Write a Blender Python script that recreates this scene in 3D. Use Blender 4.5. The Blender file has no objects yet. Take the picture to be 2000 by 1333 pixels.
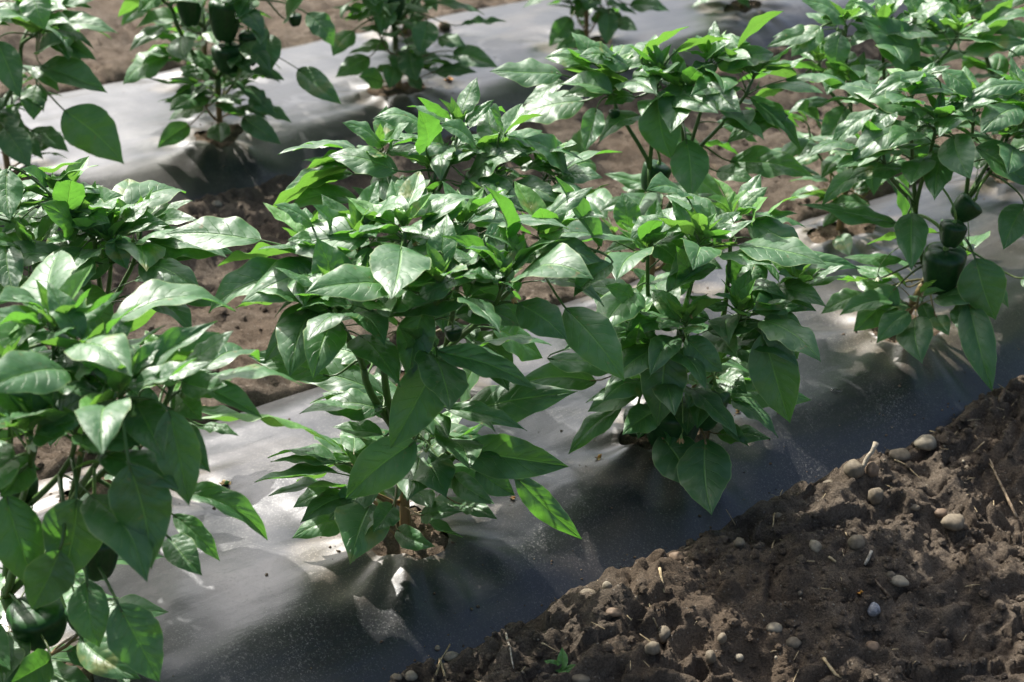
import bpy, math, random
import numpy as np
from mathutils import Vector, Matrix, noise as mnoise

# ------------------------------------------------------------------ camera, sky, sun, exposure
scene = bpy.context.scene
col = scene.collection
PITCH = math.radians(27.0)
CAM_H = 1.22
FPX = 3034.0                      # focal length in photo pixels (2000 wide)
cam_d = bpy.data.cameras.new("camera")
cam_d.sensor_width = 36.0
cam_d.lens = FPX / 2000.0 * 36.0
cam_d.clip_start = 0.05
cam_d.clip_end = 2000.0
cam_d.dof.use_dof = True
cam_d.dof.focus_distance = 2.1
cam_d.dof.aperture_fstop = 6.3
cam = bpy.data.objects.new("camera", cam_d)
cam.location = (0, 0, CAM_H)
cam.rotation_euler = (math.radians(90) - PITCH, 0, 0)
col.objects.link(cam)
scene.camera = cam

SUN_AZ = math.radians(-37.0)      # left of the viewing direction, behind the plants
SUN_EL = math.radians(48.0)
world = bpy.data.worlds.new("World")
scene.world = world
world.use_nodes = True
wnt = world.node_tree
for n in list(wnt.nodes):
    wnt.nodes.remove(n)
sky = wnt.nodes.new("ShaderNodeTexSky")
sky.sky_type = 'NISHITA'
sky.sun_disc = False
sky.sun_elevation = SUN_EL
sky.sun_rotation = SUN_AZ
sky.air_density = 1.0
sky.dust_density = 4.0
bgn = wnt.nodes.new("ShaderNodeBackground")
bgn.inputs['Strength'].default_value = 0.078
won = wnt.nodes.new("ShaderNodeOutputWorld")
# thin high cloud: white light scattered forward, strongest round the sun and fading evenly away from it
_tc = wnt.nodes.new("ShaderNodeTexCoord")
_dot = wnt.nodes.new("ShaderNodeVectorMath"); _dot.operation = 'DOT_PRODUCT'
wnt.links.new(_tc.outputs['Generated'], _dot.inputs[0])
_dot.inputs[1].default_value = (math.sin(SUN_AZ) * math.cos(SUN_EL), math.cos(SUN_AZ) * math.cos(SUN_EL), math.sin(SUN_EL))
_mx = wnt.nodes.new("ShaderNodeMath"); _mx.operation = 'MAXIMUM'; _mx.inputs[1].default_value = 0.0
_pw = wnt.nodes.new("ShaderNodeMath"); _pw.operation = 'POWER'; _pw.inputs[1].default_value = 7.0
_sc = wnt.nodes.new("ShaderNodeMath"); _sc.operation = 'MULTIPLY'; _sc.inputs[1].default_value = 27.0
wnt.links.new(_dot.outputs['Value'], _mx.inputs[0]); wnt.links.new(_mx.outputs[0], _pw.inputs[0]); wnt.links.new(_pw.outputs[0], _sc.inputs[0])
_add = wnt.nodes.new("ShaderNodeVectorMath"); _add.operation = 'ADD'
_cmb = wnt.nodes.new("ShaderNodeCombineXYZ")
for _k in range(3):
    wnt.links.new(_sc.outputs[0], _cmb.inputs[_k])
wnt.links.new(sky.outputs['Color'], _add.inputs[0]); wnt.links.new(_cmb.outputs[0], _add.inputs[1])
wnt.links.new(_add.outputs[0], bgn.inputs['Color'])
wnt.links.new(bgn.outputs[0], won.inputs[0])

sun_dir = Vector((math.sin(SUN_AZ) * math.cos(SUN_EL), math.cos(SUN_AZ) * math.cos(SUN_EL), math.sin(SUN_EL)))
sd = bpy.data.lights.new("sun", 'SUN')
sd.energy = 3.7
sd.angle = math.radians(0.6)
sd.color = (1.0, 0.965, 0.91)
so = bpy.data.objects.new("sun", sd)
so.rotation_euler = sun_dir.to_track_quat('Z', 'Y').to_euler()
so.location = sun_dir * 20
col.objects.link(so)

scene.view_settings.view_transform = 'Standard'
scene.view_settings.look = 'None'
scene.view_settings.gamma = 1.0
scene.view_settings.use_curve_mapping = False
scene.view_settings.exposure = 1.22
scene.cycles.use_adaptive_sampling = True
scene.cycles.max_bounces = 8
scene.cycles.transparent_max_bounces = 8
scene.cycles.use_denoising = True

# ------------------------------------------------------------------ geometry of the field
AZ = math.atan(4500 * math.cos(PITCH) / FPX)
U = np.array([math.sin(AZ), math.cos(AZ)])      # along the rows
W = np.array([math.cos(AZ), -math.sin(AZ)])     # across, toward the near right
BED_A, BED_B = -1.715, -3.42
HALF_A, HALF_B = 0.345, 0.400
CAMV = Vector((0, 0, CAM_H))


def uw(u, w):
    return (u * U[0] + w * W[0], u * U[1] + w * W[1])


def to_uw(x, y):
    return (x * U[0] + y * U[1], x * W[0] + y * W[1])


def ray(px, py):
    r = (px - 1000) / FPX
    v = -(py - 666.5) / FPX
    return Vector((r, math.cos(PITCH) + v * math.sin(PITCH), -math.sin(PITCH) + v * math.cos(PITCH)))


def at_depth(px, py, Y, zmin=None):
    """the world point on the view ray of a photo pixel at forward distance Y; kept above the bed"""
    d = ray(px, py)
    p = CAMV + d * (Y / d.y)
    if zmin is not None and p.z < zmin:
        p = CAMV + d * ((CAM_H - zmin) / -d.z)
    return p


def on_plane(px, py, z=0.0):
    d = ray(px, py)
    return CAMV + d * ((CAM_H - z) / -d.z)


# ------------------------------------------------------------------ numpy noise
def _hash(ix, iy, seed):
    h = (ix.astype(np.int64) * 374761393 + iy.astype(np.int64) * 668265263 + seed * 1274126177) & 0x7fffffff
    h = ((h ^ (h >> 13)) * 1274126177) & 0x7fffffff
    return ((h ^ (h >> 16)) & 0xffff) / 65535.0


def vnoise(x, y, seed=0):
    ix = np.floor(x); iy = np.floor(y)
    fx = x - ix; fy = y - iy
    fx = fx * fx * fx * (fx * (fx * 6 - 15) + 10); fy = fy * fy * fy * (fy * (fy * 6 - 15) + 10)
    a = _hash(ix, iy, seed); b = _hash(ix + 1, iy, seed)
    c = _hash(ix, iy + 1, seed); d = _hash(ix + 1, iy + 1, seed)
    return (a + (b - a) * fx + (c - a) * fy + (a - b - c + d) * fx * fy) * 2 - 1


def fbm(x, y, seed=0, octv=4, gain=0.5):
    s = 0; a = 1.0
    c, sn = math.cos(0.6), math.sin(0.6)
    for o in range(octv):
        s = s + a * vnoise(x, y, seed + o * 17)
        x, y = (x * c - y * sn) * 2.03 + 11.3, (x * sn + y * c) * 2.03 + 4.7
        a *= gain
    return s


def worley(x, y, seed=0):
    """distance to the nearest and second nearest feature point, and a random number of the nearest"""
    ix = np.floor(x); iy = np.floor(y)
    d1 = np.full(x.shape, 9.0); d2 = np.full(x.shape, 9.0); rid = np.zeros(x.shape)
    for ox in (-1, 0, 1):
        for oy in (-1, 0, 1):
            cx = ix + ox; cy = iy + oy
            px = cx + _hash(cx, cy, seed); py = cy + _hash(cx, cy, seed + 5)
            d = np.sqrt((px - x) ** 2 + (py - y) ** 2)
            r = _hash(cx, cy, seed + 9)
            near = d < d1
            d2 = np.where(near, d1, np.minimum(d2, d))
            rid = np.where(near, r, rid)
            d1 = np.where(near, d, d1)
    return d1, d2, rid


def sstep(a, b, x):
    t = np.clip((x - a) / (b - a), 0, 1)
    return t * t * (3 - 2 * t)


# ------------------------------------------------------------------ materials
def nodes_of(name):
    m = bpy.data.materials.new(name)
    m.use_nodes = True
    nt = m.node_tree
    for n in list(nt.nodes):
        nt.nodes.remove(n)
    return m, nt


def nn(nt, typ, **kw):
    n = nt.nodes.new(typ)
    for k, v in kw.items():
        setattr(n, k, v)
    return n


def setin(nt, sock, v):
    if isinstance(v, bpy.types.NodeSocket):
        nt.links.new(v, sock)
    else:
        sock.default_value = v


def math_n(nt, op, a, b=0.0, c=None, clamp=False):
    n = nn(nt, "ShaderNodeMath", operation=op, use_clamp=clamp)
    setin(nt, n.inputs[0], a); setin(nt, n.inputs[1], b)
    if c is not None:
        setin(nt, n.inputs[2], c)
    return n.outputs[0]


def mixc(nt, f, a, b, mode='MIX'):
    n = nn(nt, "ShaderNodeMix", data_type='RGBA', blend_type=mode)
    setin(nt, n.inputs[0], f); setin(nt, n.inputs[6], a); setin(nt, n.inputs[7], b)
    return n.outputs[2]


def ramp(nt, f, a, b):
    n = nn(nt, "ShaderNodeMapRange", interpolation_type='SMOOTHSTEP')
    setin(nt, n.inputs[0], f); n.inputs[1].default_value = a; n.inputs[2].default_value = b
    return n.outputs[0]


def noise_n(nt, vec, scale, detail=4, rough=0.5):
    n = nn(nt, "ShaderNodeTexNoise")
    if vec is not None:
        nt.links.new(vec, n.inputs['Vector'])
    n.inputs['Scale'].default_value = scale
    n.inputs['Detail'].default_value = detail
    n.inputs['Roughness'].default_value = rough
    return n.outputs[0]


def rgb(r, g, b):
    return (r, g, b, 1.0)


def bump_n(nt, h, strength, dist, normal=None):
    n = nn(nt, "ShaderNodeBump")
    n.inputs['Strength'].default_value = strength
    n.inputs['Distance'].default_value = dist
    nt.links.new(h, n.inputs['Height'])
    if normal is not None:
        nt.links.new(normal, n.inputs['Normal'])
    return n.outputs[0]


def leaf_material(name, dark, light, under, trans, trans_mix, rough):
    m, nt = nodes_of(name)
    uv = nn(nt, "ShaderNodeUVMap").outputs[0]
    sep = nn(nt, "ShaderNodeSeparateXYZ"); nt.links.new(uv, sep.inputs[0])
    s, v = sep.outputs[0], sep.outputs[1]
    av = math_n(nt, 'ABSOLUTE', math_n(nt, 'MULTIPLY_ADD', v, 2.0, -1.0))
    oi = nn(nt, "ShaderNodeObjectInfo")
    tc = nn(nt, "ShaderNodeTexCoord")
    obj = tc.outputs['Object']
    # side veins run forward from the midrib
    ph = math_n(nt, 'SUBTRACT', math_n(nt, 'MULTIPLY', s, 8.0), math_n(nt, 'MULTIPLY', av, 1.9))
    ph = math_n(nt, 'ADD', ph, math_n(nt, 'MULTIPLY', noise_n(nt, uv, 3.0, 2), 0.9))
    fr = math_n(nt, 'ABSOLUTE', math_n(nt, 'SUBTRACT', math_n(nt, 'FRACT', ph), 0.5))
    side = math_n(nt, 'SUBTRACT', 1.0, ramp(nt, fr, 0.0, 0.06))
    side = math_n(nt, 'MULTIPLY', side, math_n(nt, 'SUBTRACT', 1.0, ramp(nt, av, 0.5, 0.95)))
    mid = math_n(nt, 'SUBTRACT', 1.0, ramp(nt, av, 0.015, 0.06))
    vein = math_n(nt, 'MAXIMUM', math_n(nt, 'MULTIPLY', side, 0.5), math_n(nt, 'MULTIPLY', mid, 0.95))
    edge = ramp(nt, av, 0.945, 0.985)
    big = noise_n(nt, obj, 3.0, 3)
    f = math_n(nt, 'ADD', math_n(nt, 'MULTIPLY', oi.outputs['Random'], 0.75), math_n(nt, 'MULTIPLY', math_n(nt, 'SUBTRACT', big, 0.5), 0.8), clamp=True)
    c = mixc(nt, f, rgb(*dark), rgb(*light))
    c = mixc(nt, math_n(nt, 'MULTIPLY', vein, 0.75), c, rgb(light[0] * 2.1 + .03, light[1] * 1.7 + .03, light[2] * 1.2 + .01))
    c = mixc(nt, math_n(nt, 'MULTIPLY', edge, 0.75), c, rgb(0.26, 0.36, 0.12))
    # dusty coat and spray specks left by watering; its cloudy part paints pale sheen
    spk = ramp(nt, noise_n(nt, obj, 130.0, 2), 0.60, 0.68)
    spk_area = ramp(nt, noise_n(nt, obj, 3.0, 2), 0.42, 0.66)
    dust_sheen = math_n(nt, 'MULTIPLY', math_n(nt, 'MULTIPLY', spk, spk_area), 0.30)
    sheen_veil = math_n(nt, 'MULTIPLY', ramp(nt, noise_n(nt, obj, 5.0, 5, 0.65), 0.40, 0.8), 0.30)
    dust_sheen = math_n(nt, 'MAXIMUM', dust_sheen, sheen_veil)
    c = mixc(nt, dust_sheen, c, rgb(0.25, 0.33, 0.22))
    # a few leaves yellowed or spotted with age
    old = ramp(nt, oi.outputs['Random'], 0.90, 0.97)
    spot = ramp(nt, noise_n(nt, obj, 2.6, 4, 0.6), 0.56, 0.68)
    c = mixc(nt, math_n(nt, 'MULTIPLY', math_n(nt, 'MULTIPLY', old, spot), 0.6), c, rgb(0.26, 0.24, 0.05))
    tiny = ramp(nt, noise_n(nt, obj, 11.0, 2, 0.5), 0.70, 0.74)
    c = mixc(nt, math_n(nt, 'MULTIPLY', tiny, 0.6), c, rgb(0.20, 0.13, 0.05))
    geo = nn(nt, "ShaderNodeNewGeometry")
    cu = mixc(nt, math_n(nt, 'MULTIPLY', vein, 0.8), rgb(*under), rgb(under[0] * 1.9, under[1] * 1.5, under[2] * 1.6))
    cc = mixc(nt, geo.outputs['Backfacing'], c, cu)
    p = nn(nt, "ShaderNodeBsdfPrincipled")
    nt.links.new(cc, p.inputs['Base Color'])
    rr = math_n(nt, 'ADD', math_n(nt, 'MULTIPLY', noise_n(nt, obj, 9.0, 3), 0.14), rough)
    rr = math_n(nt, 'ADD', rr, math_n(nt, 'MULTIPLY', geo.outputs['Backfacing'], 0.22))
    rr = math_n(nt, 'ADD', rr, math_n(nt, 'MULTIPLY', dust_sheen, 0.3))
    nt.links.new(rr, p.inputs['Roughness'])
    p.inputs['Specular IOR Level'].default_value = 0.85
    h = math_n(nt, 'ADD', math_n(nt, 'MULTIPLY', vein, -1.1), math_n(nt, 'MULTIPLY', noise_n(nt, obj, 26.0, 2, 0.5), 0.16))
    h = math_n(nt, 'ADD', h, math_n(nt, 'MULTIPLY', noise_n(nt, obj, 8.5, 1), 1.7))
    bn = bump_n(nt, h, 0.9, 0.0009)
    nt.links.new(bn, p.inputs['Normal'])
    t = nn(nt, "ShaderNodeBsdfTranslucent")
    tcol = mixc(nt, math_n(nt, 'MULTIPLY', vein, 0.5), rgb(*trans), rgb(trans[0] * 1.3, trans[1] * 1.15, trans[2]))
    tcol = mixc(nt, math_n(nt, 'MULTIPLY', oi.outputs['Random'], 0.35), tcol, rgb(trans[0] * .5, trans[1] * .6, trans[2] * .6))
    nt.links.new(tcol, t.inputs['Color'])
    nt.links.new(bn, t.inputs['Normal'])
    mx = nn(nt, "ShaderNodeMixShader"); mx.inputs[0].default_value = trans_mix
    nt.links.new(p.outputs[0], mx.inputs[1]); nt.links.new(t.outputs[0], mx.inputs[2])
    out = nn(nt, "ShaderNodeOutputMaterial")
    nt.links.new(mx.outputs[0], out.inputs[0])
    return m


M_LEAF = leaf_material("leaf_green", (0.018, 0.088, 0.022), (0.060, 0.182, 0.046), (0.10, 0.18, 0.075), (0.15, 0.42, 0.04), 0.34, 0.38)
M_YOUNG_BACKLIT = leaf_material("leaf_young_and_backlit", (0.070, 0.23, 0.03), (0.12, 0.30, 0.045), (0.12, 0.26, 0.05), (0.19, 0.42, 0.05), 0.32, 0.40)


def stem_material():
    m, nt = nodes_of("stem")
    geo = nn(nt, "ShaderNodeNewGeometry")
    sep = nn(nt, "ShaderNodeSeparateXYZ"); nt.links.new(geo.outputs['Position'], sep.inputs[0])
    n1 = noise_n(nt, geo.outputs['Position'], 60, 3)
    z = math_n(nt, 'ADD', sep.outputs[2], math_n(nt, 'MULTIPLY', math_n(nt, 'SUBTRACT', n1, 0.5), 0.05))
    f = ramp(nt, z, 0.06, 0.15)
    tc = nn(nt, "ShaderNodeMapping"); tc.inputs['Scale'].default_value = (300, 300, 12)
    nt.links.new(geo.outputs['Position'], tc.inputs[0])
    st = noise_n(nt, tc.outputs[0], 1.0, 3)
    brown = mixc(nt, st, rgb(0.13, 0.085, 0.035), rgb(0.30, 0.20, 0.085))
    green = mixc(nt, st, rgb(0.035, 0.085, 0.018), rgb(0.075, 0.15, 0.028))
    c = mixc(nt, f, brown, green)
    p = nn(nt, "ShaderNodeBsdfPrincipled")
    nt.links.new(c, p.inputs['Base Color']); p.inputs['Roughness'].default_value = 0.42
    nt.links.new(bump_n(nt, st, 0.5, 0.001), p.inputs['Normal'])
    out = nn(nt, "ShaderNodeOutputMaterial"); nt.links.new(p.outputs[0], out.inputs[0])
    return m


M_STEM = stem_material()


def simple_mat(name, c1, c2, scale, rough, spec=0.5, coat=0.0, bump=0.3, bdist=0.001, trans=0.0):
    m, nt = nodes_of(name)
    tc = nn(nt, "ShaderNodeTexCoord").outputs['Object']
    n1 = noise_n(nt, tc, scale, 5, 0.6)
    oi = nn(nt, "ShaderNodeObjectInfo")
    f = math_n(nt, 'ADD', ramp(nt, n1, 0.35, 0.65), math_n(nt, 'MULTIPLY', math_n(nt, 'SUBTRACT', oi.outputs['Random'], 0.5), 0.5), clamp=True)
    p = nn(nt, "ShaderNodeBsdfPrincipled")
    nt.links.new(mixc(nt, f, rgb(*c1), rgb(*c2)), p.inputs['Base Color'])
    p.inputs['Roughness'].default_value = rough
    p.inputs['Specular IOR Level'].default_value = spec
    p.inputs['Coat Weight'].default_value = coat
    p.inputs['Coat Roughness'].default_value = 0.08
    if bump > 0:
        nt.links.new(bump_n(nt, n1, bump, bdist), p.inputs['Normal'])
    if trans > 0:
        p.inputs['Subsurface Weight'].default_value = trans
        p.inputs['Subsurface Radius'].default_value = (0.004, 0.004, 0.002)
    out = nn(nt, "ShaderNodeOutputMaterial"); nt.links.new(p.outputs[0], out.inputs[0])
    return m


M_PEPPER = simple_mat("pepper_skin", (0.009, 0.046, 0.012), (0.018, 0.072, 0.016), 9, 0.42, 0.35, 0.06, 0.1, 0.002)
M_STALK = simple_mat("fruit_stalk", (0.10, 0.20, 0.04), (0.16, 0.28, 0.06), 80, 0.4)
M_PETAL = simple_mat("petal", (0.55, 0.54, 0.33), (0.78, 0.77, 0.62), 120, 0.6, trans=0.3)
M_DRYPETAL = simple_mat("dried_petal", (0.32, 0.17, 0.06), (0.5, 0.36, 0.16), 120, 0.7)
M_STONE_G = simple_mat("stone_grey", (0.115, 0.093, 0.064), (0.19, 0.155, 0.108), 90, 0.75, 0.3, bump=0.5)
M_STONE_B = simple_mat("stone_brown", (0.125, 0.085, 0.055), (0.20, 0.14, 0.092), 90, 0.7, 0.3, bump=0.5)
M_STONE_W = simple_mat("stone_pale", (0.165, 0.14, 0.10), (0.26, 0.225, 0.165), 90, 0.75, 0.3, bump=0.4)
M_STONE_BL = simple_mat("stone_blue", (0.14, 0.145, 0.16), (0.32, 0.32, 0.34), 130, 0.7, 0.3, bump=0.5)
M_STRAW = simple_mat("straw", (0.26, 0.19, 0.10), (0.44, 0.35, 0.21), 200, 0.75, 0.2, bump=0.6)
M_TWIG = simple_mat("twig", (0.12, 0.08, 0.05), (0.30, 0.23, 0.15), 160, 0.8, 0.2, bump=0.8)
M_TWIGPALE = simple_mat("twig_pale", (0.26, 0.22, 0.16), (0.5, 0.45, 0.36), 200, 0.8, 0.2, bump=0.9)
M_ORANGE = simple_mat("dried_orange", (0.35, 0.13, 0.02), (0.55, 0.28, 0.04), 200, 0.6)


def soil_material(name, c_dark, c_light, c_red, fine=1.0):
    m, nt = nodes_of(name)
    pos = nn(nt, "ShaderNodeNewGeometry").outputs['Position']
    big = noise_n(nt, pos, 3.2, 4, 0.6)
    med = noise_n(nt, pos, 22, 6, 0.65)
    fin = noise_n(nt, pos, 330, 5, 0.8)
    c = mixc(nt, ramp(nt, med, 0.30, 0.72), rgb(*c_dark), rgb(*c_light))
    c = mixc(nt, math_n(nt, 'MULTIPLY', ramp(nt, big, 0.45, 0.7), 0.65), c, rgb(*c_red))
    g = mixc(nt, ramp(nt, fin, 0.3, 0.75), rgb(0.55, 0.55, 0.55), rgb(1.5, 1.47, 1.42))
    c = mixc(nt, 1.0, c, g, 'MULTIPLY')
    # pale grit
    vo = nn(nt, "ShaderNodeTexVoronoi"); nt.links.new(pos, vo.inputs['Vector']); vo.inputs['Scale'].default_value = 170
    grit = math_n(nt, 'SUBTRACT', 1.0, ramp(nt, vo.outputs['Distance'], 0.18, 0.30))
    sepc = nn(nt, "ShaderNodeSeparateColor"); nt.links.new(vo.outputs['Color'], sepc.inputs[0])
    grit = math_n(nt, 'MULTIPLY', grit, ramp(nt, sepc.outputs[0], 0.80, 0.88))
    c = mixc(nt, math_n(nt, 'MULTIPLY', grit, 0.6), c, rgb(0.36, 0.32, 0.26))
    p = nn(nt, "ShaderNodeBsdfPrincipled")
    nt.links.new(c, p.inputs['Base Color'])
    p.inputs['Roughness'].default_value = 0.93
    p.inputs['Specular IOR Level'].default_value = 0.15
    h = math_n(nt, 'ADD', math_n(nt, 'MULTIPLY', med, 3.0), math_n(nt, 'MULTIPLY', fin, 2.2))
    h = math_n(nt, 'ADD', h, math_n(nt, 'MULTIPLY', noise_n(nt, pos, 90, 5, 0.7), 2.0))
    h = math_n(nt, 'ADD', h, math_n(nt, 'MULTIPLY', grit, 0.5))
    nt.links.new(bump_n(nt, h, 1.0, 0.0045 * fine), p.inputs['Normal'])
    out = nn(nt, "ShaderNodeOutputMaterial"); nt.links.new(p.outputs[0], out.inputs[0])
    return m


M_SOIL = soil_material("soil", (0.105, 0.083, 0.062), (0.228, 0.184, 0.140), (0.160, 0.115, 0.078))
M_HOLESOIL = soil_material("hole_soil", (0.14, 0.10, 0.07), (0.32, 0.245, 0.175), (0.22, 0.155, 0.10))


def mulch_material():
    m, nt = nodes_of("black_plastic_film")
    pos = nn(nt, "ShaderNodeNewGeometry").outputs['Position']
    at = nn(nt, "ShaderNodeAttribute"); at.attribute_name = "sand"
    mp = nn(nt, "ShaderNodeMapping")
    mp.inputs['Rotation'].default_value = (0, 0, AZ)
    nt.links.new(pos, mp.inputs[0])
    st = nn(nt, "ShaderNodeMapping"); st.inputs['Scale'].default_value = (14, 2.2, 14)
    nt.links.new(mp.outputs[0], st.inputs[0])
    streak = noise_n(nt, st.outputs[0], 1.5, 5, 0.6)
    speck = ramp(nt, noise_n(nt, pos, 400, 3, 0.75), 0.56, 0.66)
    speck2 = ramp(nt, noise_n(nt, pos, 210, 3, 0.7), 0.56, 0.70)
    area = ramp(nt, noise_n(nt, pos, 5.0, 5, 0.6), 0.36, 0.68)
    d = math_n(nt, 'MULTIPLY', math_n(nt, 'ADD', math_n(nt, 'MULTIPLY', speck, 0.85), math_n(nt, 'MULTIPLY', speck2, 0.45)), math_n(nt, 'MULTIPLY_ADD', area, 0.55, 0.14))
    sand = math_n(nt, 'MULTIPLY', at.outputs['Fac'], math_n(nt, 'MULTIPLY_ADD', speck, 0.55, 0.30))
    film = mixc(nt, streak, rgb(0.008, 0.0085, 0.010), rgb(0.013, 0.0135, 0.016))
    c = mixc(nt, d, film, rgb(0.24, 0.235, 0.21))
    c = mixc(nt, sand, c, rgb(0.30, 0.235, 0.165))
    p = nn(nt, "ShaderNodeBsdfPrincipled")
    nt.links.new(c, p.inputs['Base Color'])
    r = math_n(nt, 'ADD', math_n(nt, 'MULTIPLY', area, 0.05), math_n(nt, 'MULTIPLY_ADD', streak, 0.08, 0.26))
    r = math_n(nt, 'ADD', r, math_n(nt, 'MULTIPLY', math_n(nt, 'MAXIMUM', d, sand), 0.35), clamp=True)
    nt.links.new(r, p.inputs['Roughness'])
    p.inputs['Specular IOR Level'].default_value = 0.8
    h = math_n(nt, 'ADD', math_n(nt, 'MULTIPLY', streak, 2.0), math_n(nt, 'MULTIPLY', noise_n(nt, pos, 60, 3), 0.35))
    h = math_n(nt, 'ADD', h, math_n(nt, 'MULTIPLY', speck, 0.08))
    nt.links.new(bump_n(nt, h, 0.5, 0.0013), p.inputs['Normal'])
    out = nn(nt, "ShaderNodeOutputMaterial"); nt.links.new(p.outputs[0], out.inputs[0])
    return m


M_MULCH = mulch_material()

mw, nt = nodes_of("water")
pw = nn(nt, "ShaderNodeBsdfPrincipled"); pw.inputs['Transmission Weight'].default_value = 1.0
pw.inputs['Roughness'].default_value = 0.02; pw.inputs['IOR'].default_value = 1.33
ow = nn(nt, "ShaderNodeOutputMaterial"); nt.links.new(pw.outputs[0], ow.inputs[0])
M_WATER = mw


# ------------------------------------------------------------------ object helpers
def mesh_np(name, verts, faces, mat, smooth=True, uvs=None, mat_idx=None, mats=None):
    me = bpy.data.meshes.new(name)
    verts = np.asarray(verts, dtype=np.float32); faces = np.asarray(faces, dtype=np.int32)
    me.vertices.add(len(verts)); me.vertices.foreach_set("co", verts.ravel())
    n = len(faces); k = faces.shape[1]
    me.loops.add(n * k); me.loops.foreach_set("vertex_index", faces.ravel())
    me.polygons.add(n)
    me.polygons.foreach_set("loop_start", np.arange(0, n * k, k, dtype=np.int32))
    me.polygons.foreach_set("loop_total", np.full(n, k, dtype=np.int32))
    me.polygons.foreach_set("use_smooth", np.full(n, smooth, dtype=bool))
    if uvs is not None:
        uvl = me.uv_layers.new(name="UVMap")
        uvl.data.foreach_set("uv", np.asarray(uvs, dtype=np.float32)[faces.ravel()].ravel())
    for mm in (mats or [mat]):
        me.materials.append(mm)
    if mat_idx is not None:
        me.polygons.foreach_set("material_index", np.asarray(mat_idx, dtype=np.int32))
    me.update(calc_edges=True)
    me.validate()
    return me


def link(name, me, parent=None, matrix=None):
    o = bpy.data.objects.new(name, me)
    col.objects.link(o)
    if parent is not None:
        o.parent = parent
    if matrix is not None:
        o.matrix_local = matrix
    return o


def tag(o, label=None, cat=None, group=None, kind=None):
    if label: o['label'] = label
    if cat: o['category'] = cat
    if group: o['group'] = group
    if kind: o['kind'] = kind
    return o


class Geo:
    """collects quads and triangles (as degenerate-free quads where possible) for one mesh"""
    def __init__(self):
        self.v = []; self.f = []; self.mi = []

    def tube(self, pts, radii, sides=7, mi=0, cap=True):
        base = len(self.v)
        n = len(pts)
        pts = [Vector(p) for p in pts]
        ref = Vector((0.31, 0.74, 0.2)).normalized()
        for i, p in enumerate(pts):
            d = (pts[min(i + 1, n - 1)] - pts[max(i - 1, 0)]).normalized()
            a = d.cross(ref)
            if a.length < 1e-3:
                a = d.cross(Vector((1, 0, 0)))
            a.normalize(); b = d.cross(a)
            for k in range(sides):
                t = 2 * math.pi * k / sides
                self.v.append(p + (a * math.cos(t) + b * math.sin(t)) * radii[i])
        for i in range(n - 1):
            for k in range(sides):
                k2 = (k + 1) % sides
                self.f.append((base + i * sides + k, base + i * sides + k2, base + (i + 1) * sides + k2, base + (i + 1) * sides + k))
                self.mi.append(mi)
        if cap:
            for row, flip in ((0, True), (n - 1, False)):
                c = len(self.v); self.v.append(pts[row].copy())
                for k in range(sides):
                    k2 = (k + 1) % sides
                    a_, b_ = base + row * sides + k, base + row * sides + k2
                    self.f.append((c, b_, a_) if flip else (c, a_, b_)); self.mi.append(mi)

    def mesh(self, name, mats, smooth=True):
        me = bpy.data.meshes.new(name)
        me.from_pydata([tuple(v) for v in self.v], [], self.f)
        for mm in mats: me.materials.append(mm)
        me.polygons.foreach_set("material_index", self.mi)
        me.polygons.foreach_set("use_smooth", [smooth] * len(self.f))
        me.update()
        return me


def bez(a, b, c, d, n):
    out = []
    for i in range(n + 1):
        t = i / n
        out.append(a * (1 - t) ** 3 + b * 3 * t * (1 - t) ** 2 + c * 3 * t * t * (1 - t) + d * t ** 3)
    return out


# ------------------------------------------------------------------ where the plants stand  (u, w)
PLANTS = {
    'P1': (0.425, -1.53), 'P2': (0.971, -1.531), 'P3': (1.455, -1.515), 'P4': (2.025, -1.535), 'P10': (2.56, -1.53),
    'P5': (0.700, -1.897), 'P6': (1.240, -1.901), 'P7': (1.743, -1.893), 'P8': (2.266, -1.902), 'P9': (2.80, -1.89), 'P11': (3.33, -1.89),
    'B0': (1.042, -3.19), 'B1': (1.539, -3.163), 'B1b': (1.725, -3.60), 'B2': (2.064, -3.201), 'B3': (2.700, -3.229),
    'B4': (3.33, -3.256), 'B2b': (2.36, -3.62),
}
HOLES = [(u, w) for u, w in PLANTS.values()]


# ------------------------------------------------------------------ the plastic covered beds
def bed_height(u, w, wc, half, seed):
    t = np.abs(w - wc)
    # crown, rounded shoulder, steep side
    z = -0.012 * (t / half) ** 2
    s = np.clip((t - (half - 0.125)) / 0.20, 0, None)
    z = z - 0.088 * s ** 1.6
    wv = np.exp(-(np.clip(t - half * .8, 0, None) / .1) ** 2)
    z = z + 0.0038 * fbm(u * 2.0, w * 2.4, seed, 3)
    z = z + 0.0012 * fbm(u * 3.0, w * 22.0, seed + 3, 3)          # lengthwise tension folds
    z = z + 0.0007 * fbm(u * 26.0, w * 17.0, seed + 6, 3) * (0.4 + vnoise(u * 3, w * 4, seed + 8) ** 2 * 2)
    # shoulders sag between the plants
    z = z + 0.006 * s * vnoise(u * 5.0, w * 2.0, seed + 12)
    for hu, hw in HOLES:
        du = u - hu; dw = w - hw
        r = np.sqrt(du * du + dw * dw) + 1e-6
        m = r < 0.5
        if not m.any():
            continue
        th = np.arctan2(dw, du)
        pk = np.sin(th * 11 + hu * 37 + 1.5 * np.sin(th * 2 + hu)) * np.exp(-((r - 0.10) / 0.065) ** 2) * 0.0032
        pk += np.sin(th * 5 + hu * 17) * np.exp(-((r - 0.13) / 0.11) ** 2) * 0.004
        z = z + np.where(m, pk, 0) + np.where(m, 0.006 * np.exp(-((r - 0.07) / 0.03) ** 2), 0)
    return z


def axis(parts):
    out = [parts[0][0]]
    for a, b, st in parts:
        n = max(1, int(round((b - a) / st)))
        out += list(np.linspace(a, b, n + 1)[1:])
    return np.array(out)


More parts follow.
